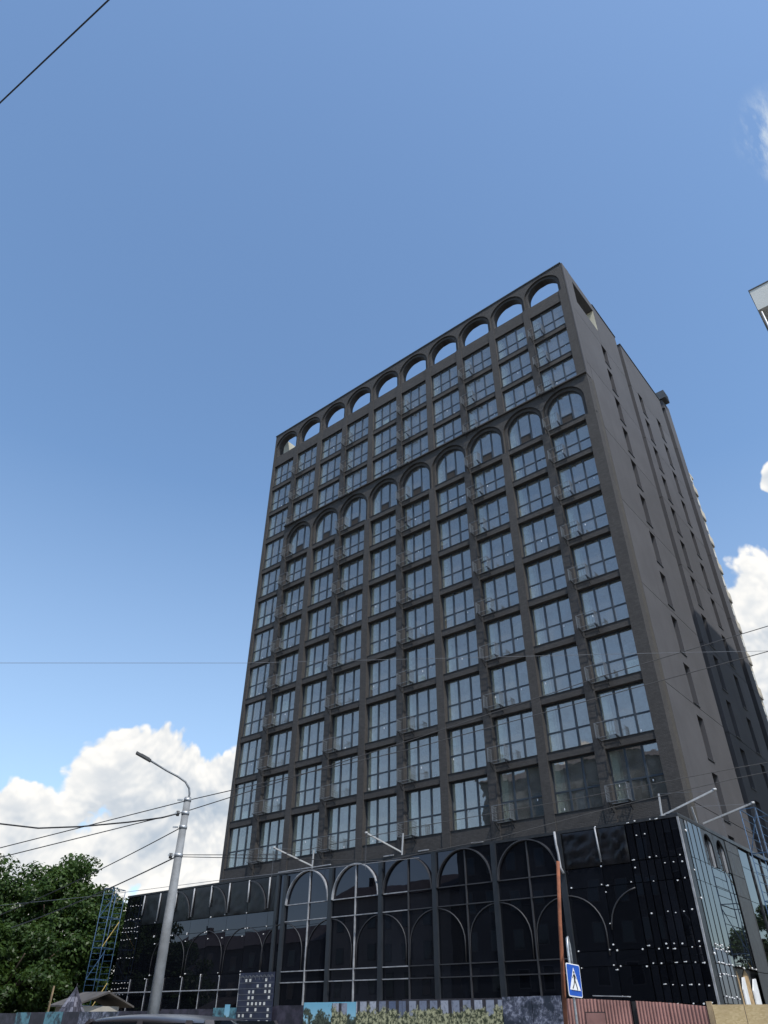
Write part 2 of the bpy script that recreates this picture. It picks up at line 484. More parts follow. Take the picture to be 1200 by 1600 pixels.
# ------------------------------------------------------------------ mesh builder
class MB:
    def __init__(s):
        s.v = []; s.f = []; s.m = []; s.sm = []
    def add(s, vs_, fs, mi=0, smooth=False):
        b = len(s.v)
        s.v += [tuple(p) for p in vs_]
        for f in fs:
            s.f.append(tuple(i+b for i in f)); s.m.append(mi); s.sm.append(smooth)
        return s
    def box(s, x0, x1, y0, y1, z0, z1, mi=0):
        vs_ = [(x0, y0, z0), (x1, y0, z0), (x1, y1, z0), (x0, y1, z0), (x0, y0, z1), (x1, y0, z1), (x1, y1, z1), (x0, y1, z1)]
        return s.add(vs_, [(0, 3, 2, 1), (4, 5, 6, 7), (0, 1, 5, 4), (1, 2, 6, 5), (2, 3, 7, 6), (3, 0, 4, 7)], mi)
    def bar(s, p, q, wd, hd=None, mi=0, up=(0, 0, 1)):
        p, q = Vector(p), Vector(q)
        d = (q-p).normalized()
        u = Vector(up)
        if abs(d.dot(u)) > 0.98:
            u = Vector((0, 1, 0))
        a = d.cross(u).normalized()*wd*0.5
        b = a.cross(d).normalized()*(hd or wd)*0.5
        vs_ = [p-a-b, p+a-b, p+a+b, p-a+b, q-a-b, q+a-b, q+a+b, q-a+b]
        return s.add(vs_, [(0, 3, 2, 1), (4, 5, 6, 7), (0, 1, 5, 4), (1, 2, 6, 5), (2, 3, 7, 6), (3, 0, 4, 7)], mi)
    def tube(s, pts, r, n=8, mi=0, caps=True, r2=None):
        pts = [Vector(p) for p in pts]
        rings = []
        last = None
        for i, p in enumerate(pts):
            d = (pts[min(i+1, len(pts)-1)]-pts[max(i-1, 0)]).normalized()
            if last is None:
                u = Vector((0, 0, 1)) if abs(d.z) < 0.95 else Vector((1, 0, 0))
                a = d.cross(u).normalized()
            else:
                a = (last - d*last.dot(d)).normalized()
            last = a
            b = d.cross(a)
            t = i/(len(pts)-1)
            rr = r + ((r2 if r2 is not None else r)-r)*t
            rings.append([p+(a*math.cos(2*math.pi*k/n)+b*math.sin(2*math.pi*k/n))*rr for k in range(n)])
        vs_ = [v for ring in rings for v in ring]
        fs = []
        for i in range(len(rings)-1):
            for k in range(n):
                fs.append((i*n+k, i*n+(k+1) % n, (i+1)*n+(k+1) % n, (i+1)*n+k))
        s.add(vs_, fs, mi, n > 4)
        if caps:
            b = len(s.v)-len(vs_)
            s.f.append(tuple(b+k for k in reversed(range(n)))); s.m.append(mi); s.sm.append(False)
            s.f.append(tuple(b+(len(rings)-1)*n+k for k in range(n))); s.m.append(mi); s.sm.append(False)
        return s
    def prism(s, poly, y0, y1, mi=0, plane='XZ'):
        n = len(poly)
        def P(a, b, y):
            return (a, y, b) if plane == 'XZ' else ((y, a, b) if plane == 'YZ' else (a, b, y))
        vs_ = [P(a, b, y0) for a, b in poly]+[P(a, b, y1) for a, b in poly]
        fs = [tuple(range(n)), tuple(range(2*n-1, n-1, -1))]
        for i in range(n):
            j = (i+1) % n
            fs.append((i, i+n, j+n, j))
        return s.add(vs_, fs, mi)
    def arch_plate(s, x0, x1, z0, z1, xc, zs, Rr, y0, y1, n=20, mi=0, aspect=1.0):
        """wall bay with a round-headed opening of radius Rr springing at zs, open down to z0"""
        xl, xr = xc-Rr, xc+Rr
        if xl > x0+1e-4:
            s.box(x0, xl, y0, y1, z0, zs, mi)
        if xr < x1-1e-4:
            s.box(xr, x1, y0, y1, z0, zs, mi)
        arc = [(xc-Rr*math.cos(math.pi*k/n), zs+aspect*Rr*math.sin(math.pi*k/n)) for k in range(n+1)]
        top = [(max(x0, min(x1, p[0])), z1) for p in arc]
        top[0] = (x0, z1); top[-1] = (x1, z1)
        vs_ = []
        for yy in (y0, y1):
            vs_ += [(a, yy, b) for a, b in arc]+[(a, yy, b) for a, b in top]
        m = n+1
        fs = []
        for k in range(n):
            fs.append((k, k+1, m+k+1, m+k))
            fs.append((2*m+k+1, 2*m+k, 3*m+k, 3*m+k+1))
            fs.append((k+1, k, 2*m+k, 2*m+k+1))
            fs.append((m+k, m+k+1, 3*m+k+1, 3*m+k))
        b = len(s.v)
        s.add(vs_, fs, mi)
        for (xx, ki) in ((x0, 0), (x1, n)):
            q = [(xx, y0, zs), (xx, y1, zs), (xx, y1, z1), (xx, y0, z1)]
            s.add(q, [(0, 1, 2, 3)], mi)
        for a, c in ((x0, xl), (xr, x1)):
            if c-a > 1e-4:      # seal the small triangle beside the springing
                k = 0 if a == x0 else n
                if a == x0:
                    s.add([(x0, y0, zs), (xl, y0, zs), (x0, y0, z1)], [(0, 1, 2)], mi)
                    s.add([(x0, y1, zs), (xl, y1, zs), (x0, y1, z1)], [(2, 1, 0)], mi)
                else:
                    s.add([(xr, y0, zs), (x1, y0, zs), (x1, y0, z1)], [(0, 1, 2)], mi)
                    s.add([(xr, y1, zs), (x1, y1, zs), (x1, y1, z1)], [(2, 1, 0)], mi)
        return s
    def ring(s, xc, zs, r0, r1, y0, y1, n=20, mi=0, a0=0.0, a1=180.0):
        vs_ = []
        for yy in (y0, y1):
            for rr in (r0, r1):
                for k in range(n+1):
                    t = R(a0+(a1-a0)*k/n)
                    vs_.append((xc-rr*math.cos(t), yy, zs+rr*math.sin(t)))
        m = n+1
        fs = []
        for k in range(n):
            fs += [(k, k+1, m+k+1, m+k), (2*m+k+1, 2*m+k, 3*m+k, 3*m+k+1), (k+1, k, 2*m+k, 2*m+k+1), (m+k, m+k+1, 3*m+k+1, 3*m+k)]
        fs += [(0, m, 3*m, 2*m), (n, 2*m+n, 3*m+n, m+n)]
        return s.add(vs_, fs, mi)
    def mesh(s, name, mats, org=(0, 0, 0), fix=True):
        me = bpy.data.meshes.new(name)
        o = Vector(org)
        me.from_pydata([tuple(Vector(v)-o) for v in s.v], [], s.f)
        for k in (mats if isinstance(mats, (list, tuple)) else [mats]):
            me.materials.append(MT[k] if isinstance(k, str) else k)
        me.polygons.foreach_set('material_index', s.m)
        me.polygons.foreach_set('use_smooth', s.sm)
        me.update()
        if fix:
            fix_normals(me)
        return me


def fix_normals(me):
    import bmesh
    bm = bmesh.new(); bm.from_mesh(me)
    bmesh.ops.recalc_face_normals(bm, faces=bm.faces)
    bm.to_mesh(me); bm.free()


def link(name, me, parent=None, loc=(0, 0, 0), rot=None):
    o = bpy.data.objects.new(name, me)
    col.objects.link(o)
    o.location = loc
    if rot:
        o.rotation_euler = rot
    if parent:
        o.parent = parent
    return o


def tag(o, label=None, cat=None, group=None, kind=None):
    for k, v in (('label', label), ('category', cat), ('group', group), ('kind', kind)):
        if v:
            o[k] = v
    return o


def thing(name, label, cat, loc=(0, 0, 0), group=None, rotz=0.0):
    o = bpy.data.objects.new(name, None)
    o.empty_display_size = 0.2
    col.objects.link(o)
    o.location = loc
    o.rotation_euler = (0, 0, rotz)
    return tag(o, label, cat, group)


def part(name, mb, mats, th, org=None, **kw):
    """a part whose builder is in world coordinates; th must be unrotated"""
    o = link(name, mb.mesh(name, mats, th.location if org is None else org), th)
    tag(o, **kw)
    return o


def one(name, mb, mats, label, cat, org=(0, 0, 0), group=None):
    return tag(link(name, mb.mesh(name, mats, org), None, org), label, cat, group)


def struct(name, mb, mats):
    return tag(link(name, mb.mesh(name, mats)), kind='structure')


# ------------------------------------------------------------------ ground
b = MB(); b.box(-900, 900, -900, 1200, -0.5, 0.0); struct('ground', b, 'soil')
b = MB(); b.box(-200, 200, -33.5, -21.8, 0.0, 0.012); struct('road', b, 'asphalt')
b = MB(); b.box(-200, 200, -21.5, -14.2, 0.0, 0.13); b.box(-200, 200, -41.0, -33.8, 0.0, 0.13); struct('pavement', b, 'paving')
b = MB(); b.box(-200, 200, -21.8, -21.5, 0.0, 0.15); b.box(-200, 200, -33.8, -33.5, 0.0, 0.15); struct('kerb', b, 'kerb')
b = MB()
for k in range(-20, 20):
    b.box(k*6.0, k*6.0+3.0, -27.7, -27.55, 0.012, 0.016)
for k in range(9):
    b.box(3.0, 7.0, -32.9+k*1.2, -32.3+k*1.2, 0.012, 0.016)
struct('road_markings', b, 'road_paint')

# ------------------------------------------------------------------ tower
TO = Vector((-17, 11.5, 0))
tower = thing('apartment_tower', 'tall dark brick apartment tower with rows of arches above the black glass podium', 'building', TO)
W, H, PB = 33.81, 52.4, 3.329
WW = 2.76            # width of a window opening
SILL = {12: 10.58, 11: 13.75, 10: 16.91, 9: 20.08, 8: 23.24, 7: 26.40, 6: 29.57, 5: 32.74, 4: 35.68, 3: 39.13, 2: 42.27, 1: 45.41}
TOP = {12: 13.33, 11: 16.49, 10: 19.66, 9: 22.82, 8: 25.98, 7: 29.15, 6: 32.32, 5: 35.26, 3: 41.85, 2: 44.98, 1: 48.08}
ZC = 39.20            # cornice
ZB = 8.4              # hidden foot of the tower front, behind the podium parapet
def xr(c): return -0.76-(10-c)*PB
def xl(c): return xr(c)-WW
def xc(c): return xr(c)-WW/2
def lower_front(c): return c >= 2

# pilasters between the bays, lower layer a little prouder
F_LOW, F_UP = -0.14, 0.0
for c in range(1, 10):
    a, e = xr(c), xl(c+1)
    bl = MB(); bl.box(a, e, F_LOW, 0.30, ZB, 35.55)
    if c == 1: bl.box(a, xc(2)-PB/2-0.002, F_LOW, 0.30, 35.55, ZC-0.02)
    part('pilaster', bl, 'brick', tower)
    bl = MB(); bl.box(a, e, F_UP, 0.30, ZC+0.102, 49.335)
    part('pilaster', bl, 'brick', tower)
bl = MB(); bl.box(-W, xl(1), F_UP, 0.30, ZB, 49.335); part('pilaster', bl, 'brick', tower)
# the right hand pier turns the corner
bl = MB(); bl.box(xr(10), 0.0, F_LOW, 0.55, ZB, 35.55); part('corner_pier', bl, 'brick', tower)
bl = MB(); bl.box(xr(10), -0.13, F_UP, 0.30, ZC+0.102, 49.335); part('corner_pier', bl, 'brick', tower)
bl = MB(); bl.box(-0.10, 0.0, 0.03, 0.55, ZC+0.102, H); part('corner_pier', bl, 'plaster', tower)
bl = MB(); bl.box(-0.13, -0.10, 0.06, 0.42, ZC+0.102, H); part('shadow_gap', bl, 'joint', tower)

# spandrels (sill to lintel bands)
for c in range(1, 11):
    for r in range(1, 13):
        if r == 4 and c >= 2:
            z0, z1 = TOP[5], SILL[4]
        elif r == 12:
            z0, z1 = ZB, SILL[12]
        elif r == 3 and c >= 2:
            continue
        elif r == 4:
            z0, z1 = TOP[5], SILL[4]
        else:
            z0, z1 = TOP[r+1] if r+1 in TOP else 38.6, SILL[r]
        fy = (F_LOW+0.06) if (lower_front(c) and r >= 4) else F_UP+0.06
        bl = MB(); bl.box(xl(c), xr(c), fy, 0.29, z0, z1)
        part('spandrel', bl, 'brick', tower)
        # slim metal sill
        bl = MB(); bl.box(xl(c), xr(c), fy-0.03, 0.215, z1, z1+0.025); part('sill', bl, 'dark_steel', tower)
    bl = MB(); bl.box(xl(c), xr(c), F_UP+0.04, 0.42, TOP[1], 49.33); part('parapet_band', bl, 'brick', tower)

# arcades
for c in range(1, 11):
    x0, x1 = xc(c)-PB/2, xc(c)+PB/2
    if c == 1: x0 = -W
    if c == 10: x1 = -0.13
    bl = MB(); bl.arch_plate(x0, x1, 49.34, H, xc(c), 50.45, min(1.63, x1-xc(c)-0.03), F_UP, 0.14, 24)
    part('arch_surround', bl, 'brick', tower)
    bl = MB(); bl.arch_plate(x0, x1, 49.33, H-0.02, xc(c), 50.45, WW/2, 0.14, 0.75, 24)
    part('arch_surround', bl, 'brick', tower)
    if c >= 2:
        x0, x1 = xc(c)-PB/2, xc(c)+PB/2
        if c == 10: x1 = 0.0
        bl = MB(); bl.arch_plate(x0, x1, 35.55, ZC, xc(c), 37.30, 1.63, F_LOW, 0.02, 24)
        part('arch_surround', bl, 'brick', tower)
        bl = MB(); bl.arch_plate(x0, x1-0.001, 35.69, ZC-0.01, xc(c), 37.30, WW/2, 0.02, 0.215, 24)
        part('arch_surround', bl, 'brick', tower)
bl = MB(); bl.box(-0.30, 0.0, 0.218, 0.549, 35.552, ZC); part('corner_pier', bl, 'brick', tower)
bl = MB(); bl.box(xr(1)+0.02, 0.02, -0.30, 0.30, ZC+0.003, ZC+0.10)
part('cornice', bl, 'brick', tower)
bl = MB(); bl.box(-W-0.05, -0.10, -0.06, 0.80, H+0.002, H+0.10); bl.box(-W-0.05, 0.0, 0.80, 1.2, H+0.002, H+0.05)
part('coping', bl, 'nb_dark', tower)

# ---- side wall: plaster panels cut by tall slits
JZ = [ZB] + [10.37+6.13*k for k in range(0, 7)]
JZ = [ZB, 10.4, 16.5, 22.6, 28.7, 34.85, 41.0, 47.1, H]
SL_W = 1.0
SLIT_TOPS = [19.05+3.15*k for k in range(-3, 10)]
SLIT_H = 2.45


def side_panel(y0, y1, z0, z1, slit_y, mat_k='plaster', x=0.0, th=0.30, name='plaster_panel', g_=0.018):
    bl = MB()
    y0, y1, z0, z1 = y0+g_, y1-g_, z0+g_, z1-g_
    sl = [s for s in slit_y if y0 < s < y1]
    if not sl:
        bl.box(x-th, x, y0, y1, z0, z1)
        part(name, bl, mat_k, tower); return
    ys = [y0]
    for s in sl: ys += [s, s+SL_W]
    ys.append(y1)
    for k in range(0, len(ys)-1, 2):
        bl.box(x-th, x, ys[k], ys[k+1], z0, z1)
    for s in sl:
        zz = z0
        for t in SLIT_TOPS:
            a, e = t-SLIT_H, t
            if e <= z0 or a >= z1: continue
            a2 = max(a, z0); e2 = min(e, z1)
            if a2 > zz+1e-3: bl.box(x-th, x, s, s+SL_W, zz, a2)
            zz = e2
        if zz < z1-1e-3: bl.box(x-th, x, s, s+SL_W, zz, z1)
    part(name, bl, mat_k, tower)


SEG1 = (1.05, 10.1); SEG2 = (11.15, 20.4); SEG3 = (21.9, 23.5)
SLY = (5.2, 12.65, 16.85)
# brick return beside the corner
for k in range(len(JZ)-1):
    z0, z1 = JZ[k], JZ[k+1]
    if z1 <= ZC+1.9:
        bl = MB(); bl.box(-0.30, -0.002, 0.55, 1.05, z0+0.002, min(z1, ZC+0.1)-0.002); part('brick_return', bl, 'brick_side', tower)
        if z1 > ZC+0.1: side_panel(0.55, 1.05, ZC+0.1, z1, ())
        side_panel(1.05, SEG1[1], z0, z1, SLY)
    elif z1 < H-0.1:
        side_panel(0.55, SEG1[1], z0, z1, SLY)
    # second and third segments
    side_panel(SEG2[0], SEG2[1], z0, z1, SLY)
    side_panel(SEG3[0], SEG3[1], z0, z1, ())
# top storey of the first segment, with the terrace opening in a thick wall
bl = MB()
bl.box(-0.9, 0.0, 0.57, 1.6, 47.12, H-0.02)
bl.box(-0.9, 0.0, 1.6, 5.4, 47.12, 48.9)
bl.box(-0.9, 0.0, 1.6, 5.4, 51.55, H-0.02)
bl.box(-0.30, 0.0, 5.43, SEG1[1]-0.02, 47.12, H-0.02)
part('terrace_wall', bl, 'plaster', tower)
bl = MB(); bl.box(-0.9, -0.015, 5.4, 5.425, 48.9, 51.55); bl.box(-0.9, -0.015, 1.6, 5.4, 48.9, 48.92)
part('reveal_lining', bl, 'cream', tower, label='cream unpainted edge of the terrace opening')
# recess strips between the segments
bl = MB(); bl.box(-0.9, -0.55, SEG1[1], SEG2[0], ZB, H-0.3); part('recess_wall', bl, 'plaster', tower)
bl = MB(); bl.box(-0.9, -0.60, SEG2[1], SEG3[0], ZB, H+1.0); part('recess_wall', bl, 'plaster', tower)
for k in range(1, len(JZ)-1):
    bl = MB(); bl.box(-0.55, -0.52, SEG1[1], SEG2[0], JZ[k]-0.02, JZ[k]+0.02); bl.box(-0.60, -0.57, SEG2[1], SEG3[0], JZ[k]-0.02, JZ[k]+0.02)
    part('joint_strip', bl, 'joint', tower)
# backing behind joints and slits
bl = MB()
bl.box(-0.36, -0.305, 0.43, SEG1[1], ZB, 47.1); bl.box(-0.36, -0.305, SEG2[0], SEG2[1], ZB, H); bl.box(-0.36, -0.305, SEG3[0], SEG3[1], ZB, H)
bl.box(-0.52, -0.40, SEG1[1]-0.3, SEG1[1]-0.02, ZB, H-0.1); bl.box(-0.5, -0.31, SEG2[0]+0.0, SEG2[0]+0.2, ZB, H-0.1)
part('backing_wall', bl, 'joint', tower)
# slit windows, far jamb shows from the street
sm = MB()
sm.box(0.0, 0.04, 0.0, SL_W, 0.0, 0.05); sm.box(0.0, 0.04, 0.0, SL_W, SLIT_H-0.05, SLIT_H)
sm.box(0.0, 0.04, 0.0, 0.05, 0.05, SLIT_H-0.05); sm.box(0.0, 0.04, SL_W-0.05, SL_W, 0.05, SLIT_H-0.05)
sm.box(0.0, 0.02, 0.05, SL_W-0.05, 0.05, SLIT_H-0.05, 1)
sme = sm.mesh('slit_window', ['plaster', 'slitpane'])
ss = MB(); ss.box(-0.22, 0.05, -0.03, SL_W+0.03, -0.05, -0.012)
sse = ss.mesh('slit_sill', ['dark_steel'])
for s in SLY:
    for t in SLIT_TOPS:
        if t-SLIT_H < 9.4 or t > 47.6: continue
        o = link('slit_window', sme, tower, Vector((-0.298, s, t-SLIT_H+0.001))-TO)
        link('slit_sill', sse, o, (0.298, 0, 0.03))
# coping of side segments, top of recesses, flues
bl = MB(); bl.box(-0.9, 0.06, 5.44, SEG1[1]+0.04, H-0.015, H+0.06); bl.box(-0.9, 0.06, SEG2[0]-0.04, SEG2[1]+0.04, H+0.003, H+0.07)
part('coping', bl, 'nb_dark', tower)
bl = MB(); bl.box(-2.6, 0.0, SEG3[0]-0.2, SEG3[1], H+0.003, H+1.1); part('stair_head', bl, 'plaster', tower)
bl = MB(); bl.box(-1.6, 0.42, SEG3[0]-0.4, SEG3[0]+0.8, H+1.105, H+2.1)
for k in range(4):
    bl.box(0.42, 0.45, SEG3[0]-0.35, SEG3[0]+0.75, H+1.2+k*0.2, H+1.29+k*0.2)
part('vent_box', bl, 'nb_dark', tower)
# hidden carcass: left end wall, rear wall, roof and terrace
bl = MB(); bl.box(-W, -W+0.5, 0.44, 23.5, ZB, 48.9); bl.box(-W, -W+0.5, 0.76, 6.0, 48.9, H-0.02); part('end_wall', bl, 'plaster', tower)
bl = MB(); bl.box(-W+0.505, -W+0.53, 0.78, 5.9, 48.75, H-0.05); part('parapet_lining', bl, 'cream', tower, label='cream unpainted inner face of the roof parapet')
bl = MB(); bl.box(-W+0.5, -0.4, 23.1, 23.5, ZB, H); part('rear_wall', bl, 'plaster', tower)
bl = MB(); bl.box(-W+0.5, -0.92, 0.76, 6.0, 48.2, 48.7); bl.box(-W, -0.40, 6.3, 23.1, H-0.5, H-0.1); part('roof_slab', bl, 'roofmem', tower)
bl = MB(); bl.box(-W, -0.92, 6.0, 6.3, 48.7, H-0.1); part('attic_wall', bl, 'plaster', tower)
bl = MB(); bl.box(-W+0.5, -0.40, 5.6, 5.9, ZB, 48.2); part('core_wall', bl, 'room', tower)

# interiors seen through the glass
bl = MB()
for c in range(0, 11):
    a = xr(c) if c > 0 else -W+0.5
    e = xl(c+1) if c < 10 else -0.37
    sp0 = a+(0.002 if c else 0)
    bl.prism([(sp0, 0.315), (e-0.002, 0.315), (e-0.002, 0.95), (sp0, 0.95)] if c == 10 else [(sp0, 0.315), (e-0.002, 0.315), (e+0.33, 0.56), (e+0.33, 0.95), (sp0, 0.95)], ZB, 48.2, plane='XY')  # left jambs splayed outward, a shape added to catch more light as pale strips
part('window_reveal', bl, 'reveal', tower)
bl = MB()
for c in range(1, 10):
    mxc = (xr(c)+xl(c+1))/2
    bl.box(mxc-0.09, mxc+0.09, 0.95, 5.6, ZB, 48.2)
part('partition', bl, 'room', tower)
bl = MB()
for r in range(1, 13):
    z1 = SILL[r]+0.0
    z0 = (TOP[r+1] if r+1 in TOP else (38.6 if r == 3 else ZB))
    bl.box(-W+0.5, -0.37, 0.32, 5.6, z0+0.02, z1)
bl.box(-W+0.5, -0.37, 0.32, 5.6, TOP[1]+0.02, 48.2)
part('floor_slab', bl, 'room', tower)

# ---- windows
WY = 0.20


def win_frame(h, trans=0.43, arched=False):
    m = MB(); t = 0.07
    d0, d1 = 0.0, 0.08
    if not arched:
        m.box(0, WW, d0, d1, 0, t); m.box(0, WW, d0, d1, h-t, h)
        m.box(0, t, d0, d1, t, h-t); m.box(WW-t, WW, d0, d1, t, h-t)
        for k in (1, 2):
            xm = WW*k/3
            m.box(xm-0.055, xm+0.055, d0-0.012, d1, t, h-t)
        zt = h*trans
        e = [t, WW/3-0.055, WW/3+0.055, 2*WW/3-0.055, 2*WW/3+0.055, WW-t]
        for k in range(3):
            m.box(e[2*k], e[2*k+1], d0+0.004, d1-0.004, zt-0.045, zt+0.045)
        return m, e, zt
    zs = 37.30-SILL[4]
    m.box(0, WW, d0, d1, 0, t)
    m.box(0, t, d0, d1, t, zs); m.box(WW-t, WW, d0, d1, t, zs)
    m.ring(WW/2, zs, WW/2-t, WW/2, d0, d1, 20)
    for k in (1, 2):
        xm = WW*k/3
        m.box(xm-0.055, xm+0.055, d0-0.012, d1, t, zs+1.22)
    m.box(WW/3+0.055, 2*WW/3-0.055, d0+0.004, d1-0.004, 0.88, 0.96)
    e = [t, WW/3-0.055, WW/3+0.055, 2*WW/3-0.055, 2*WW/3+0.055, WW-t]
    return m, e, zs


def pane_mb(x0, x1, z0, z1):
    m = MB(); m.box(x0, x1, -0.006, 0.006, z0, z1); return m


# which windows are nearest: those get separate panes
allw = [(c, r) for c in range(1, 11) for r in range(1, 13)]
def seen(c, r):
    p = Vector((xc(c), 0, SILL[r]+1.3))-CAM
    d = p.length
    return (-p.y/d)*-1*math.hypot(p.x, p.y)/d/d/d
order = sorted([q for q in allw if q[1] != 4], key=lambda q: -seen(*q))
near = set(order[:45])
cache = {}
rest = MB()
for (c, r) in allw:
    arched = (r == 4 and c >= 2)
    h = (TOP[r]-SILL[r]) if not (r == 4) else (38.6-SILL[4])
    h = round(h-0.03, 3)
    key = (h, arched)
    if key not in cache:
        fm, e, zt = win_frame(h, 1.08/h, arched)
        panes = []
        if not arched:
            for k in range(3):
                panes.append((e[2*k], e[2*k+1], 0.07, zt-0.045))
                panes.append((e[2*k], e[2*k+1], zt+0.045, h-0.07))
            pm = [pane_mb(-(p[1]-p[0])/2, (p[1]-p[0])/2, -(p[3]-p[2])/2, (p[3]-p[2])/2).mesh('pane', ['glass']) for p in panes]
        else:
            pm = None
        cache[key] = (fm.mesh('window', ['frame']), panes, pm, e, zt)
    fme, panes, pm, e, zt = cache[key]
    base = Vector((xl(c), WY, SILL[r]+0.028))
    wo = link('window', fme, tower, base-TO)
    if arched:
        # three lights under a round head
        for k in range(3):
            z0 = 0.07 if k != 1 else 0.96
            n = 8
            xs = [e[2*k]+(e[2*k+1]-e[2*k])*i/n for i in range(n+1)]
            top_ = [(x, zt+math.sqrt(max(0.0, 1.32**2-(x-WW/2)**2))) for x in xs]
            poly = [(xs[-1], z0), (xs[0], z0)]+top_
            m = MB(); m.prism(poly, 0.034, 0.046)
            pme = m.mesh('pane', ['glass'])
            if c >= 3:
                po = link('pane', pme, wo)
                po.rotation_euler = (random.gauss(0, 0.0025), 0, random.gauss(0, 0.0025))
            else:
                bb = [Vector(v)+base for v in m.v]
                rest.add(bb, m.f)
        m = MB(); m.box(e[2], e[3], 0.03, 0.05, 0.07, 0.88)
        link('dark_panel', m.mesh('dark_panel', ['panel_dark']), wo)
        continue
    for p, me in zip(panes, pm):
        cx_, cz_ = (p[0]+p[1])/2, (p[2]+p[3])/2
        rot = (random.gauss(0, 0.0045), 0, random.gauss(0, 0.0045))
        if (c, r) in near:
            po = link('pane', me, wo, (cx_, 0.04, cz_), rot)
        else:
            hw, hh = (p[1]-p[0])/2, (p[3]-p[2])/2
            m = pane_mb(-hw, hw, -hh, hh)
            rm = Matrix.Rotation(rot[2], 3, 'Z') @ Matrix.Rotation(rot[0], 3, 'X')
            rest.add([rm @ Vector(v)+base+Vector((cx_, 0.04, cz_)) for v in m.v], m.f)
rv = random.Random(31)
for (c, r) in allw:
    if r == 4 or rv.random() > 0.34: continue
    k = rv.randrange(3)
    up = rv.random() < 0.35
    m = MB()
    x0 = xl(c)+WW*k/3+0.07; x1 = xl(c)+WW*(k+1)/3-0.07
    z0 = SILL[r]+(1.15 if up else 0.10); z1 = z0+(rv.uniform(0.7, 1.2) if up else rv.uniform(0.45, 0.9))
    m.box(x0, x1-rv.uniform(0, 0.25), 0.306, 0.310, z0, z1)
    part('paper_sheet' if rv.random() < 0.6 else 'leaning_board', m, rv.choice(('reveal', 'nb_grey', 'panel_dark', 'wood')), tower)
part('window_panes', rest, 'glass', tower, kind='stuff')
# handles, stickers: pale marks on some panes
mk = MB()
for (c, r) in allw:
    if r == 4: continue
    for k in range(3):
        if random.random() < 0.5:
            x = xl(c)+WW*k/3+0.12+random.random()*0.45
            z = SILL[r]+random.choice((0.12, 0.8, 0.95))+random.random()*0.1
            mk.box(x, x+0.05, WY+0.02, WY+0.03, z, z+0.11)
part('pane_stickers', mk, 'cap', tower, kind='stuff')

# ---- baskets for outdoor units, beside every second column
bk = MB()
BW, BD, BH = 1.12, 0.50, 0.78
def rail(p, q, t=0.022, mi=0): bk.bar(p, q, t, t, mi)
for z in (0.0, BH):
    rail((0, -BD, z), (BW, -BD, z)); rail((0, 0, z), (0, -BD, z)); rail((BW, 0, z), (BW, -BD, z))
rail((0, 0, 0), (BW, 0, 0))
for x in (0, BW): rail((x, -BD, 0), (x, -BD, BH), 0.028)
for k in range(1, 7): rail((BW*k/7, -BD, 0), (BW*k/7, -BD, BH), 0.009, 1)
for k in range(1, 6):
    for x in (0, BW): rail((x, -BD*k/6, 0), (x, -BD*k/6, BH), 0.013)
for k in range(1, 5):
    rail((0, -BD*k/5, 0), (BW, -BD*k/5, 0), 0.012, 1)
for k in range(5):                      # twisted side bands
    z = 0.12+k*0.14
    rail((0, -0.05, z), (0, -BD+0.05, z+0.07), 0.02)
    rail((BW, -0.05, z), (BW, -BD+0.05, z+0.07), 0.012, 1)
for x in (0.06, BW-0.06):
    bk.bar((x, 0, -0.06), (x, -BD-0.05, -0.02), 0.04, 0.04, 1)
    bk.bar((x, 0.0, -0.42), (x, -BD+0.08, -0.06), 0.035, 0.035, 1)
bme = bk.mesh('balcony_basket', ['rail', 'dark_steel'])  # front bars darker, left grill paler: sunlight on the grill put into colour
for c in (2, 4, 6, 8, 10):
    for r in range(1, 13):
        fy = F_LOW if r >= 4 else F_UP
        o = link('balcony_basket', bme, tower, Vector((xl(c)-0.12, fy-0.004, SILL[r]+0.03))-TO)

# ------------------------------------------------------------------ podium
PO = Vector((-20, 3, 0))
pod = thing('glass_podium', 'black glass podium with faint arches and white fixing caps below the tower', 'building', PO)
PY = -3.0
PT = 9.08
bl = MB(); bl.box(-40.2, 0.25, PY+0.12, 0.4, 0.0, PT-0.12); bl.box(-40.2, -34.0, 0.4, 12, 0, PT-0.12)
part('inner_wall', bl, 'foil', pod)
bl = MB(); bl.box(-40.25, 0.42, PY-0.02, 0.4, PT-0.12, PT); part('roof_edge', bl, 'dark_steel', pod)

PIL = [-23.62, -19.88, -16.17, -12.57, -8.93, -5.32]
MUL = [-21.6, -18.0, -14.3, -10.65, -7.06]
AM = [-38.0, -36.15, -34.31, -32.42, -30.6, -28.8, -26.93, -25.05]
TZ = [7.28, 6.43, 3.98, 3.46]


def panel(x0, x1, z0, z1, m='bglass', y=PY, tilt=0.0018, name='glass_panel', th=0.02):
    hw, hh = (x1-x0)/2-0.012, (z1-z0)/2-0.012
    q = MB(); q.box(-hw, hw, 0, th, -hh, hh)
    o = link(name, q.mesh(name, [m]), pod, Vector(((x0+x1)/2, y+random.uniform(0, 0.006), (z0+z1)/2))-PO)
    o.rotation_euler = (random.gauss(0, tilt), 0, random.gauss(0, tilt))
    return o


def bar(name, p, q, wd, hd, m):
    bb = MB(); bb.bar(p, q, wd, hd); return part(name, bb, m, pod)


ZR = [0.15, 2.0, TZ[3], TZ[2], TZ[1], TZ[0], PT-0.13]
edges = sorted(PIL+MUL)
for i in range(len(edges)-1):
    for k in range(len(ZR)-1):
        panel(edges[i], edges[i+1], ZR[k], ZR[k+1])
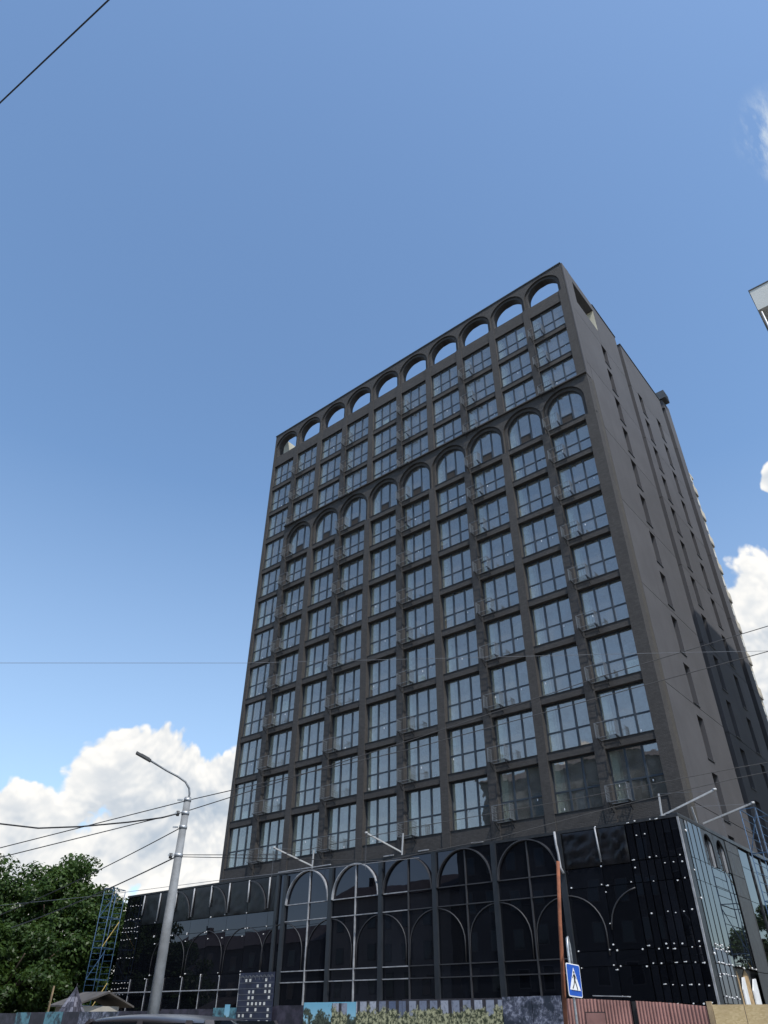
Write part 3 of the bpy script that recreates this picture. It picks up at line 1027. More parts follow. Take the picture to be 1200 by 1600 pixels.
# pilasters
for x in PIL:
    bb = MB(); bb.box(x-0.13, x+0.13, PY-0.14, PY-0.004, 0.1, PT-0.13 if x != PIL[0] else PT-0.2); part('pilaster', bb, 'pilaster', pod)
bb = MB(); bb.box(-24.42, -24.2, PY-0.12, PY-0.004, 0.1, PT-0.13); part('pilaster', bb, 'pilaster', pod)
panel(-24.2, -23.75, 0.15, 4.0); panel(-24.2, -23.75, 4.0, PT-0.13)
# big arches and their centre mullions
for i, x in enumerate(MUL):
    m = 'film' if i < 2 else 'graybar'
    a, e = PIL[i]+0.14, PIL[i+1]-0.14
    rr = (e-a)/2
    bb = MB(); bb.ring((a+e)/2, 7.28, rr-0.055, rr, PY-0.16, PY-0.006, 28)
    part('arch_frame', bb, m, pod)
    bb = MB(); bb.box(x-0.028, x+0.028, PY-0.09, PY-0.006, 0.1, 7.28+rr-0.056)
    part('mullion', bb, m if i < 2 else 'graybar', pod, label='white wrapped mullion' if i < 2 else None)
    for z in TZ:
        for (u, v) in ((a, x-0.029), (x+0.029, e)):
            white = i < 2 or (i == 2 and u == a)
            bb = MB(); bb.box(u, v, PY-0.07, PY-0.006, z-0.023, z+0.023)
            part('transom', bb, 'film' if white else 'graybar', pod)
# slim lower arches, one centred on every pilaster
low = PIL + [0.0]
def low_arch(xc_, w_, zs=4.85, top=6.36, legs=True, rad=0.03):
    bb = MB()
    n = 18
    pts = []
    for k in range(n+1):
        t = math.pi*k/n
        pts.append((xc_-w_*math.cos(t), PY-0.03, zs+(top-zs)*math.sin(t)))
    if legs:
        pts = [(pts[0][0], PY-0.03, TZ[2]+0.05)]+pts+[(pts[-1][0], PY-0.03, TZ[2]+0.05)]
    bb.tube(pts, rad, 5)
    part('inner_arch', bb, 'graybar', pod)
for x in PIL: low_arch(x, 1.68)
bb = MB(); bb.tube([(-1.75-1.62*math.cos(math.pi*k/18), PY-0.03, 4.95+1.5*math.sin(math.pi*k/18)) for k in range(0, 9)], 0.032, 5); part('inner_arch', bb, 'graybar', pod)
for x in (-26.93, -30.6, -34.31): low_arch(x, 1.72, rad=0.02)

# left section: black foil band, reflecting glass, fixings
AX = [-38.0, -36.15, -34.31, -32.42, -30.6, -28.8, -26.93, -25.05, -24.44]
AZ = [0.15, 2.0, 3.22, 4.0, 6.3, 7.08]
for i in range(len(AX)-1):
    for k in range(len(AZ)-1):
        panel(AX[i], AX[i+1], AZ[k], AZ[k+1])


def foil(x0, x1, z0, z1, nx, nz, amp, y=PY):
    q = MB(); vs_ = []; fs = []
    for j in range(nz+1):
        for i in range(nx+1):
            e = 0.15 if i in (0, nx) or j in (0, nz) else 1.0
            vs_.append((x0+(x1-x0)*i/nx, y-0.01-e*abs(random.gauss(0, amp)), z0+(z1-z0)*j/nz))
    for j in range(nz):
        for i in range(nx):
            k = j*(nx+1)+i
            fs.append((k, k+1, k+nx+2, k+nx+1))
    q.add(vs_, fs, 0, True)
    return part('foil_cover', q, 'foil', pod)


for i in range(len(AX)-1):
    foil(AX[i]+0.02, AX[i+1]-0.02, 7.1, PT-0.15, 9, 10, 0.018)
for i, x in enumerate(AM):
    z0 = 7.25 if i % 2 else 7.7
    bb = MB(); bb.tube([(x-0.01, PY-0.07, PT-0.16), (x, PY-0.075, 8.3), (x+0.02, PY-0.10, z0)], 0.05, 6)
    part('wrapped_mullion', bb, 'film', pod, label='mullion wrapped in loose white film')
    bb = MB(); bb.box(x-0.025, x+0.025, PY-0.06, PY-0.03, 1.0, 3.95); part('mullion', bb, 'film', pod)
for x in (-34.31-0.9, -30.6-0.9, -26.93-0.9):
    bb = MB(); bb.ring(x+0.9, 7.2, 1.62, 1.69, PY-0.10, PY-0.04, 12, a0=90, a1=180); part('arch_frame', bb, 'graybar', pod)
bb = MB(); bb.box(-40.15, -24.45, PY-0.1, PY-0.062, 3.19, 3.25); part('transom', bb, 'film', pod)

# right section and both fin fields
DX = [-5.18, -3.4, -2.02]
DZ = [0.15, 2.3, 3.65, 4.2, 6.6, 7.4]
for i in range(2):
    for k in range(len(DZ)-1):
        panel(DX[i], DX[i+1], DZ[k], DZ[k+1])
    foil(DX[i]+0.02, DX[i+1]-0.02, 7.42, PT-0.15, 12, 12, 0.05)
FZ = [0.15, 2.35, 3.65, 4.2, 6.6, 7.45, PT-0.14]
FX = [-2.0+2.35*k/7 for k in range(8)]
LX = [-40.15+2.1*k/6 for k in range(7)]
fin = MB(); fin.box(-0.5, 0.5, 0, 0.05, -0.5, 0.5)
fme = fin.mesh('fin_panel', ['bglass'])
for XS in (FX, LX):
    for i in range(len(XS)-1):
        for k in range(len(FZ)-1):
            o = link('fin_panel', fme, pod, Vector(((XS[i]+XS[i+1])/2, PY-0.03+0.025*(i % 2), (FZ[k]+FZ[k+1])/2))-PO)
            o.scale = (XS[i+1]-XS[i]-0.05, 1, FZ[k+1]-FZ[k]-0.03)
            o.rotation_euler = (random.gauss(0, 0.002), 0, random.gauss(0, 0.006))
# white caps of the point fixings
cp = MB()
def cap(x, y, z, ax='y', r=0.032):
    if random.random() < 0.06: return
    x += random.gauss(0, 0.02); z += random.gauss(0, 0.02)
    r *= random.uniform(0.65, 1.15)
    if random.random() < 0.15 and ax == 'y': cp.box(x-0.10, x+0.02, y-0.02, y, z-0.012, z+0.012)
    if ax == 'y': cp.tube([(x, y, z), (x, y-0.05, z)], r, 6)
    else: cp.tube([(x, y, z), (x+0.05, y, z)], r, 6)
for z in (9.0, 8.45, 7.5, 7.22, 6.58, 5.45, 4.32, 4.15, 3.68, 2.95, 2.35):
    for x in FX[:-1]:
        if random.random() < 0.78: cap(x+0.16, PY-0.03, z, r=0.029)
for z in (8.35, 7.5, 7.0, 6.75, 6.3, 5.2, 3.75, 3.45, 3.1, 2.7):
    for x in LX[:-1]: cap(x+0.17, PY-0.03, z, r=0.024)
for x in (-5.0, -3.55, -3.25, -2.15):
    for z in (6.65, 4.22, 3.65): cap(x, PY-0.02, z)
for x in (-3.4,):
    for z in (9.0, 7.4, 6.4, 5.2, 4.4, 3.5, 2.6): cap(x, PY-0.02, z)
for x in AX[1:-1]:
    for z in (7.15, 6.33, 6.27, 5.9, 4.1, 3.95):
        cap(x+random.choice((-0.2, 0.0, 0.2)), PY-0.02, z, r=0.034)
part('fixing_caps', cp, 'cap', pod, kind='stuff')
bb = MB(); bb.box(0.36, 0.43, PY-0.06, PY+0.03, 0.1, PT-0.12); part('corner_trim', bb, 'film', pod)
# loose strips of film hanging on the front
bb = MB(); bb.tube([(-5.42, PY-0.18, 9.05), (-5.40, PY-0.2, 8.5), (-5.36, PY-0.17, 8.1), (-5.30, PY-0.24, 7.5), (-5.2, PY-0.2, 7.25)], 0.06, 5); part('loose_film', bb, 'film', pod)
bb = MB(); bb.tube([(-3.42, PY-0.09, 9.0), (-3.38, PY-0.12, 8.3), (-3.35, PY-0.09, 7.55)], 0.04, 5); part('loose_film', bb, 'film', pod)
for (u, v) in ((-24.4, -20.0), (-16.0, -15.3), (-13.6, -12.9), (-10.2, -9.5)):
    bb = MB(); bb.bar((u, PY-0.05, PT+0.05), (v, PY-0.05, PT+0.05), 0.06, 0.05); part('loose_film', bb, 'film', pod)

# ---- right-hand side of the podium
SX = 0.42
def sx(y): return SX-0.015*(y+3)
def spanel(y0, y1, z0, z1, m, dx=0.0, name='glass_panel', tilt=0.002, twist=None):
    q = MB(); hw, hh = (y1-y0)/2-0.012, (z1-z0)/2-0.012
    q.box(-0.02, 0, -hw, hw, -hh, hh)
    ym = (y0+y1)/2
    o = link(name, q.mesh(name, [m]), pod, Vector((sx(ym)+dx, ym, (z0+z1)/2))-PO)
    o.rotation_euler = (0, random.gauss(0, tilt), 0.015+(random.gauss(0, tilt) if twist is None else twist))
    return o
bl = MB(); bl.box(-0.1, 0.18, PY+0.1, 14, 0, PT-0.12); part('inner_wall', bl, 'foil', pod)
bl = MB(); bl.box(-0.1, 0.40, PY+0.02, 14, PT-0.1, PT+0.06); part('roof_edge', bl, 'pilaster', pod)
# dark strip then mirror fins
spanel(PY+0.06, -2.45, 0.15, PT-0.14, 'pilaster', 0.01, 'corner_strip')
SF = [-2.42+1.95*k/6 for k in range(7)]
for i in range(6):
    for k in range(len(FZ)-1):
        spanel(SF[i], SF[i+1], FZ[k], FZ[k+1], 'mglass' if FZ[k] > 3.9 else 'bglass', 0.03+0.02*(i % 2), 'fin_panel', twist=0.0)
for (y0, y1) in ((-0.45, 1.25), (1.25, 3.0)):
    for (z0, z1) in ((3.65, 6.6), (6.6, 7.45)):
        spanel(y0, y1, z0, z1, 'mglass')
    # round-headed opening with a bright narrow light
    ymid, rr = (y0+y1)/2, 0.62
    q = MB(); q.arch_plate(y0+0.02, y1-0.02, 7.5, PT-0.12, ymid, 8.2, rr, 0.0, 0.10, 16)
    q.v = [(sx(p[0])-0.08+p[1], p[0], p[2]) for p in q.v]
    part('arch_surround', q, 'pilaster', pod)
    n = 10
    poly = [(ymid+rr, 7.5), (ymid-rr, 7.5)]+[(ymid-rr*math.cos(math.pi*k/n), 8.2+rr*math.sin(math.pi*k/n)) for k in range(n+1)]
    q = MB(); q.prism(poly, sx(ymid)-0.16, sx(ymid)-0.14, plane='YZ'); part('arch_pane', q, 'mglass', pod)
    q = MB(); q.box(sx(ymid)-0.13, sx(ymid)-0.05, y1-0.35, y1-0.28, 7.5, 8.7); part('film_strip', q, 'film', pod)
# doorway with planks and white sheets
for i, (y0, y1, m) in enumerate(((0.1, 0.75, 'wood_pale'), (0.75, 1.35, 'sheet_white'), (1.35, 2.1, 'wood_pale'), (2.1, 2.9, 'sheet_white'))):
    q = MB(); q.prism([(y0+0.03, 0.2), (y1-0.03, 0.2), (y1-0.03, 3.45-0.1*(i % 2)), ((y0+y1)/2, 3.62-0.3*(i % 2)), (y0+0.03, 3.4-0.5*(i % 2))], 0.16+0.06*(i % 2), 0.21+0.06*(i % 2), plane='YZ')
    part('plank' if m == 'wood_pale' else 'insulation_sheet', q, m, pod)
# grey pillar and the glass beyond it
for (z0, z1) in ((0.15, 3.6), (3.6, 6.58), (6.58, 7.48), (7.48, 8.5), (8.5, PT-0.12)):
    spanel(3.02, 4.9, z0, z1, 'nb_dark', 0.05, 'cladding_panel')
for (y0, y1) in ((4.95, 6.9), (6.9, 8.9), (8.9, 11.0)):
    for (z0, z1) in ((0.15, 3.6), (3.6, 6.58), (6.58, 8.1), (8.1, PT-0.12)):
        spanel(y0, y1, z0, z1, 'mglass')
    bb = MB(); bb.box(sx(y0)-0.02, sx(y0)+0.06, y0-0.05, y0+0.05, 0.1, PT-0.1); part('mullion', bb, 'graybar', pod)
cp = MB()
for z in (8.5, 6.95, 5.9, 4.38, 3.96, 3.23): cap(sx(-2.45)+0.03, -2.47, z, 'x', 0.045)
for z in (4.3, 4.15, 3.68, 3.3, 2.55):
    for y in SF[:-1]: cap(sx(y)+0.06, y+0.16, z, 'x', 0.03)
for y, z in ((0.6, 3.7), (1.2, 3.7), (2.3, 3.7), (2.9, 3.7), (1.2, 6.6), (1.2, 7.45)): cap(sx(y), y, z, 'x', 0.035)
part('fixing_caps', cp, 'cap', pod, kind='stuff')

# ------------------------------------------------------------------ white hoist arms on the podium roof
def arm(label, base, post_top, a0, a1, hang):
    t = thing('hoist_arm', label, 'hoist arm', base, 'white hoist arms on the podium roof')
    q = MB(); q.box(base[0]-0.16, base[0]+0.16, base[1]-0.16, base[1]+0.16, PT+0.002, PT+0.06); part('base_plate', q, 'white_arm', t)
    q = MB(); q.bar((base[0], base[1], PT+0.06), post_top, 0.065, 0.065); part('post', q, 'white_arm', t)
    q = MB(); q.bar(a0, a1, 0.065, 0.075); part('boom', q, 'white_arm', t)
    d = (Vector(a1)-Vector(a0)).normalized()
    q = MB(); e = Vector(a1)
    q.tube([e+Vector((-0.05, -0.05, 0.0)), e+Vector((0.05, 0.05, 0.02))], 0.055, 8); part('pulley', q, 'white_arm', t)
    q = MB(); q.bar(post_top, e-d*0.1, 0.012, 0.012); q.bar(e, (e.x, e.y, hang), 0.012, 0.012); part('rope', q, 'cable_grey', t)
arm('white hoist arm reaching left over the left pair of white framed arches', (-22.05, -2.5, PT), (-22.0, -2.5, 10.2), (-22.1, -2.5, 9.35), (-22.6, -5.2, 10.0), 8.3)
arm('white hoist arm reaching left between the third and fourth podium arch', (-15.15, -2.5, PT), (-15.05, -2.5, 10.3), (-15.2, -2.5, 9.35), (-15.7, -4.9, 10.0), 8.2)
arm('white hoist arm at the podium corner pointing right, behind the netted top panels', (-0.62, -2.0, PT), (-0.55, -2.0, 10.25), (-0.75, -1.9, 9.30), (1.85, -1.75, 10.10), 6.0)
arm('white hoist arm furthest right, on the roof edge above the side arches', (0.15, 0.3, PT), (0.15, 0.0, 9.95), (0.1, 1.3, 9.45), (2.55, 1.2, 10.0), 7.9)

# ------------------------------------------------------------------ right neighbour
NX, NY0, NY1, NH = 11.05, 5.0, 24.0, 44.4
nb = thing('neighbour_block', 'white rendered block with dark loggia cut off by the right edge', 'building', (NX+6, NY0+6, 0))
q = MB(); q.box(NX, NX+14, NY0, NY1, NH-2.1, NH); part('roof_band', q, 'nb_white', nb)
q = MB(); q.box(NX-0.04, NX+14, NY0-0.05, NY1, NH+0.002, NH+0.09); part('coping', q, 'nb_dark', nb)
q = MB(); q.box(NX+0.35, NX+14, NY0+1.3, NY1, 0.0, NH-2.1); part('wall', q, 'nb_grey', nb)
for k in range(12):
    z0 = NH-2.1-3.2*(k+1)
    q = MB(); q.box(NX+0.6, NX+3.2, NY0+1.24, NY0+1.28, z0+0.25, z0+2.7); wn = part('window', q, 'frame', nb)
    for j in range(3):
        q = MB(); q.box(NX+0.68+j*0.84, NX+1.44+j*0.84, NY0+1.21, NY0+1.235, z0+0.33, z0+2.62); part('pane', q, 'carglass', wn, org=nb.location)
    q = MB(); q.box(NX+0.05, NX+7, NY0+0.05, NY0+1.3, z0-0.2, z0); part('balcony_slab', q, 'nb_white', nb)
    q = MB(); q.box(NX+0.06, NX+0.10, NY0+0.1, NY0+1.2, z0+0.02, z0+1.1); q.box(NX+0.12, NX+7, NY0+0.06, NY0+0.10, z0+0.02, z0+1.1); part('balcony_glass', q, 'carglass', nb)
q = MB(); q.tube([(NX+0.16, NY0+0.10, NH-2.3), (NX+0.16, NY0+0.10, 0.2)], 0.06, 8); part('drainpipe', q, 'galv', nb)

# ------------------------------------------------------------------ beige block behind the tower
bk_ = thing('beige_block', 'beige apartment block with stacked balconies just visible behind the tower', 'building', (-6, 32, 0))
BX = -1.2
q = MB(); q.box(-14, BX, 25.0, 30.4, 0, 49.0); part('wall', q, 'beige', bk_)
q = MB(); q.box(-14.1, BX+0.1, 24.9, 30.5, 49.002, 49.3); part('coping', q, 'beige', bk_)
for k in range(15):
    z = 2.5+3.15*k
    q = MB(); q.box(BX+0.005, BX+0.14, 27.8, 30.3, z, z+0.16); part('balcony_slab', q, 'nb_grey', bk_)
    q = MB(); q.box(BX+0.12, BX+0.14, 27.8, 30.3, z+0.2, z+1.0)
    q.box(BX+0.02, BX+0.11, 27.8, 27.83, z+0.2, z+1.0)
    part('balcony_rail', q, 'beige', bk_)
    q = MB(); q.box(BX+0.005, BX+0.04, 27.9, 29.9, z+0.2, z+2.5); part('window', q, 'carglass', bk_)
    q = MB(); q.box(BX+0.02, BX+0.12, 29.0, 29.6, z+1.5, z+2.2); part('air_unit', q, 'nb_white', bk_)

# ------------------------------------------------------------------ scaffolds
def scaffold(label, x0, y0, dx, dy, z0, z1, lifts, group):
    t = thing('scaffold_tower', label, 'scaffold', (x0, y0, 0), group)
    cs = [(x0, y0), (x0+dx[0], y0+dx[1]), (x0+dx[0]+dy[0], y0+dx[1]+dy[1]), (x0+dy[0], y0+dy[1])]
    for (a, e) in cs:
        q = MB(); q.tube([(a, e, z0), (a, e, z1)], 0.026, 6); part('standard', q, 'blue_scaf', t)
    dz_ = (z1-z0)/lifts
    for k in range(lifts+1):
        z = z0+dz_*k*0.985+0.2
        q = MB()
        for i in range(4):
            p_, r_ = cs[i], cs[(i+1) % 4]
            q.bar((p_[0], p_[1], z), (r_[0], r_[1], z), 0.038, 0.038)
        for i in (0, 2):
            p_, r_ = cs[i], cs[(i+1) % 4]
            for s in range(1, 5):
                zz = z+dz_*s/5.0
                if zz < z1: q.bar((p_[0], p_[1], zz), (r_[0], r_[1], zz), 0.022, 0.022)
        part('ledger', q, 'blue_scaf', t)
        if k < lifts:
            q = MB(); p_, r_ = cs[1 if k % 2 else 0], cs[2 if k % 2 else 3]
            q.bar((p_[0], p_[1], z), (r_[0], r_[1], z+dz_*0.9), 0.035, 0.035); part('brace', q, 'yellow' if k % 2 else 'blue_scaf', t)
    return t
scaffold('narrow blue scaffold tower at the left end of the podium, before the tree', -40.9, -4.6, (0.75, 0.25), (-0.5, 1.3), 0.1, 9.4, 5, 'blue scaffold towers beside the podium')
scaffold('blue scaffold tower beside the right-hand side of the podium', 0.95, 5.0, (0.0, 2.2), (0.75, 0.0), 0.1, 10.6, 5, 'blue scaffold towers beside the podium')

# ------------------------------------------------------------------ fences
FY = -14.0
hoard = thing('site_hoarding', 'site hoarding with printed panels of trees and a building front', 'fence', (-16, FY, 0))


def print_mat(name, kind):
    m = bpy.data.materials.new(name)
    m.use_nodes = True
    q = NT(m.node_tree)
    p = m.node_tree.nodes['Principled BSDF']
    p.inputs['Roughness'].default_value = 0.5
    pos = q.n('ShaderNodeNewGeometry').outputs['Position']
    sp = q.n('ShaderNodeSeparateXYZ'); q.put(sp.inputs[0], pos)
    x, z = sp.outputs[0], sp.outputs[2]
    n1 = q.noise(pos, 2.2, 6, 0.7); n2 = q.noise(pos, 9, 4, 0.7)
    if kind == 'sky':
        base = q.mix(q.mapr(z, 1.4, 2.2), (0.38, 0.62, 0.72), (0.18, 0.44, 0.60))
        tr = q.mapr(q.math('ADD', n1, q.math('MULTIPLY', q.math('SUBTRACT', 1.95, z), 0.5)), 0.52, 0.58)
        c = q.mix(tr, base, q.mix(q.mapr(n2, 0.4, 0.6), (0.012, 0.02, 0.016), (0.08, 0.10, 0.07)))
    elif kind == 'facade':
        br = q.n('ShaderNodeTexBrick')
        br.offset = 0.0
        cb = q.n('ShaderNodeCombineXYZ'); q.put(cb.inputs[0], x); q.put(cb.inputs[1], z)
        q.put(br.inputs['Vector'], cb.outputs[0])
        br.inputs['Scale'].default_value = 1.0
        br.inputs['Brick Width'].default_value = 0.42
        br.inputs['Row Height'].default_value = 1.15
        br.inputs['Mortar Size'].default_value = 0.07
        q.put(br.inputs['Color1'], (0.09, 0.12, 0.20)); q.put(br.inputs['Color2'], (0.45, 0.48, 0.55)); q.put(br.inputs['Mortar'], (0.03, 0.028, 0.035))
        lights = q.mix(q.mapr(n2, 0.45, 0.7, 0, 0.6), br.outputs[0], (0.06, 0.07, 0.10))
        sh = q.mapr(q.math('ADD', n1, q.math('MULTIPLY', q.math('SUBTRACT', 2.02, z), 0.75)), 0.50, 0.58)
        c = q.mix(sh, lights, q.mix(q.mapr(n2, 0.42, 0.6), (0.03, 0.04, 0.02), (0.42, 0.42, 0.26)))
    elif kind == 'dark':
        c = q.mix(q.mapr(n1, 0.4, 0.65), (0.012, 0.012, 0.022), (0.05, 0.045, 0.07))
    elif kind == 'teal':
        c = q.mix(q.mapr(n1, 0.42, 0.6), (0.10, 0.26, 0.32), (0.02, 0.035, 0.05))
    else:
        c = q.mix(q.mapr(n1, 0.42, 0.58), (0.02, 0.028, 0.045), q.mix(q.mapr(n2, 0.45, 0.6), (0.07, 0.08, 0.12), (0.26, 0.28, 0.36)))
    q.put(p.inputs['Base Color'], c)
    return m


PR = {k: print_mat('print '+k, k) for k in ('sky', 'facade', 'dark', 'teal', 'leafy')}
PR['night'] = mat('print night blue', (0.018, 0.024, 0.05), 0.5, 0.3, 3.0)
hx_ = [(-36, -31.0, 'dark', 1.96), (-31.0, -29.6, 'teal', 1.98), (-29.6, -28.2, 'dark', 1.98), (-28.2, -26.6, 'teal', 2.0), (-26.6, -25.2, 'dark', 2.0),
       (-25.2, -22.0, 'leafy', 2.0), (-22.0, -19.0, 'dark', 2.02), (-19.0, -15.6, 'dark', 2.05), (-15.6, -14.2, 'teal', 2.1), (-14.2, -12.1, 'dark', 2.12), (-12.1, -10.6, 'dark', 2.16), (-10.6, -8.1, 'sky', 2.24),
       (-8.1, -6.1, 'facade', 2.27), (-6.1, -4.1, 'facade', 2.27), (-4.1, -2.3, 'facade', 2.29), (-2.3, -1.3, 'leafy', 2.31), (-1.3, -0.35, 'leafy', 2.31)]
for (a, e, k, zt) in hx_:
    q = MB(); q.box(a+0.01, e-0.01, FY, FY+0.03, 0.15, zt+random.uniform(-0.015, 0.015))
    part('hoarding_panel', q, PR[k], hoard)
q = MB()
for (a, e, k, zt) in hx_:
    q.box(a-0.03, a+0.03, FY+0.035, FY+0.10, 0.1, zt-0.05)
part('post', q, 'dark_steel', hoard, kind='stuff')
# small torn strips of print on the top edge
for (a, wd, k) in ((-9.2, 0.7, 'facade'), (-14.9, 0.3, 'sky')):
    q = MB(); q.box(a, a+wd, FY-0.008, FY-0.003, 1.55, 2.2); part('print_patch', q, PR[k], hoard)

# cut-out board printed as the tower at night
bd = thing('cutout_board', 'tall dark board printed with the tower and its lit windows, rising above the hoarding', 'sign board', (-13.2, FY-0.08, 0))
q = MB(); q.box(-14.1, -12.15, FY-0.09, FY-0.06, 0.2, 3.2); part('board', q, PR['night'], bd)
q = MB()
for r in range(14):
    for c in range(8):
        x = -13.98+c*0.225; z = 0.5+r*0.185
        if random.random() < 0.3: q.box(x, x+0.10, FY-0.098, FY-0.093, z, z+0.095)
part('lit_window_print', q, 'nb_white', bd, kind='stuff')
q = MB()
for c in range(9):
    q.ring(-13.96+c*0.21, 3.04, 0.055, 0.078, FY-0.1, FY-0.093, 8)
    q.box(-13.96+c*0.21-0.078, -13.96+c*0.21-0.06, FY-0.1, FY-0.093, 2.96, 3.04)
part('arch_print', q, 'cable_grey', bd)
q = MB()
for r in range(15): q.box(-14.08, -12.17, FY-0.0965, FY-0.0925, 0.46+r*0.185, 0.475+r*0.185)
part('floor_line_print', q, 'cable_grey', bd)

# maroon sheet fence, corrugated
red = thing('maroon_fence', 'faded maroon corrugated metal fence sheets right of the crossing sign', 'fence', (2, FY, 0))
rx_ = [(-0.25, 0.75, 2.24, 2.22), (0.76, 1.70, 2.21, 2.17), (1.86, 2.75, 2.17, 2.12), (2.76, 3.70, 2.12, 2.04)]
for (a, e, za, ze) in rx_:
    q = MB(); n = 40
    vs_ = []; fs = []
    for i in range(n+1):
        x = a+(e-a)*i/n
        y = FY+0.012*(1 if (i // 2) % 2 else -1)
        zt = za+(ze-za)*i/n+random.uniform(-0.004, 0.004)
        vs_ += [(x, y, 0.1), (x, y, zt), (x, y+0.004, 0.1), (x, y+0.004, zt)]
    for i in range(n):
        k = 4*i
        fs += [(k, k+4, k+5, k+1), (k+3, k+7, k+6, k+2), (k+1, k+5, k+7, k+3)]
    q.add(vs_, fs); part('metal_sheet', q, 'redmetal', red)
q = MB(); q.box(1.71, 1.85, FY+0.05, FY+0.08, 0.1, 2.16); part('torn_gap_board', q, 'dark_steel', red)
q = MB(); q.box(0.35, 0.95, FY-0.020, FY-0.017, 1.2, 1.93); q.box(0.37, 0.93, FY-0.024, FY-0.0205, 1.22, 1.91, 1); part('patch_sheet', q, ['dark_steel', 'redmetal'], red)
q = MB(); q.bar((0.6, FY+0.2, 2.3), (1.6, FY+0.2, 2.27), 0.25, 0.02); part('white_strip', q, 'film', red)
# OSB boards
osb = thing('board_fence', 'pale yellow chipboard fence panels at the lower right corner', 'fence', (5, FY, 0))
for (a, e) in ((3.86, 4.62), (4.63, 5.85), (5.86, 7.1), (7.11, 8.4)):
    q = MB(); q.box(a, e-0.01, FY-0.02, FY, 0.1, 2.07+random.uniform(-0.01, 0.01)); part('chipboard', q, 'osb', osb)
q = MB(); q.box(3.72, 3.84, FY-0.03, FY+0.05, 0.1, 2.14); part('post', q, 'wood', osb)

# ------------------------------------------------------------------ little roofs behind the hoarding
shed = thing('low_shed', 'low shed with grey sheet roof between the tree and the podium', 'shed', (-33.5, -8.5, 0))
q = MB(); q.box(-34.6, -32.4, -9.9, -7.2, 0, 2.35); part('wall', q, 'house_b', shed)
q = MB(); q.prism([(-10.2, 2.3), (-8.2, 2.95), (-6.4, 2.3), (-6.4, 2.38), (-8.2, 3.05), (-10.2, 2.38)], -34.9, -32.1, plane='YZ'); part('roof', q, 'sheet', shed)
sp_ = thing('slate_turret', 'small pointed turret roof with slate shingles beside the hoarding', 'turret', (-28.4, -13.2, 0))
tx, ty, tz = -27.6, -13.0, 3.05
q = MB()
rows = 9
base_r, zb = 1.05, 1.2
for fi in range(4):
    a0 = R(45+fi*90+20); a1 = R(135+fi*90+20)
    for k in range(rows):
        t0, t1 = k/rows, (k+1)/rows
        r0, r1 = base_r*(1-t0)+0.02, base_r*(1-t1)+0.015
        z0, z1 = zb+(tz-zb)*t0, zb+(tz-zb)*t1
        n = max(1, int(8*(1-t0)))
        for j in range(n):
            u0, u1 = j/n+0.06/n, (j+1)/n-0.06/n
            P0 = Vector((math.cos(a0), math.sin(a0), 0)); P1 = Vector((math.cos(a1), math.sin(a1), 0))
            A = P0.lerp(P1, u0); B = P0.lerp(P1, u1)
            lip = 1.03+random.uniform(0, 0.015)
            q.add([(tx+A.x*r0*lip, ty+A.y*r0*lip, z0-0.02), (tx+B.x*r0*lip, ty+B.y*r0*lip, z0-0.02), (tx+B.x*r1, ty+B.y*r1, z1), (tx+A.x*r1, ty+A.y*r1, z1)], [(0, 1, 2, 3)])
q.m = [random.choice((0, 0, 1)) for _ in q.m]
part('shingles', q, ['slate', 'slate_pale'], sp_, kind='stuff')
q = MB(); q.tube([(tx, ty, 0.1), (tx, ty, zb+0.02)], 0.9, 4); q.tube([(tx, ty, tz-0.1), (tx, ty, tz+0.12)], 0.02, 6); part('body', q, 'dark_steel', sp_)
one('wooden_stake', MB().bar((-30.9, -12.4, 0.0), (-30.85, -12.4, 3.15), 0.10, 0.05), 'wood', 'thin pale wooden stake standing beside the slate turret', 'stake', (-30.9, -12.4, 0))

# ------------------------------------------------------------------ street furniture
lp = thing('street_lamp', 'tall concrete street lamp with curved arm and cables', 'street lamp', (-6.62, -23.2, 0.0))
px_, py_ = -6.62, -23.2
q = MB(); q.tube([(px_, py_, 0.0), (px_, py_, 3.4), (px_, py_, 6.85)], 0.155, 14, r2=0.095); part('pole', q, 'pole', lp)
q = MB(); q.tube([(-6.60, -23.18, 6.6), (-6.60, -23.18, 6.95), (-6.62, -23.21, 7.10), (-6.70, -23.31, 7.27), (-6.83, -23.5, 7.40), (-7.01, -23.77, 7.53), (-7.33, -24.25, 7.80)], 0.028, 8); part('arm', q, 'rail', lp)
q = MB(); q.bar((-7.30, -24.21, 7.775), (-7.54, -24.58, 7.965), 0.17, 0.06); q.bar((-7.33, -24.25, 7.82), (-7.46, -24.46, 7.925), 0.12, 0.05); part('lamp_head', q, 'lamp', lp)
for z in (6.78, 6.42, 6.05, 5.33):
    q = MB(); q.tube([(px_, py_, z-0.04), (px_, py_, z+0.04)], 0.108+0.009*(6.8-z), 14)
    q.bar((px_-0.1, py_-0.1, z), (px_-0.2, py_-0.2, z), 0.04, 0.04)
    part('clamp', q, 'galv', lp)
for z in (6.40, 5.30):
    q = MB(); q.tube([(px_-0.16, py_-0.14, z-0.05), (px_-0.16, py_-0.14, z+0.08)], 0.045, 8); part('insulator', q, 'lamp', lp)

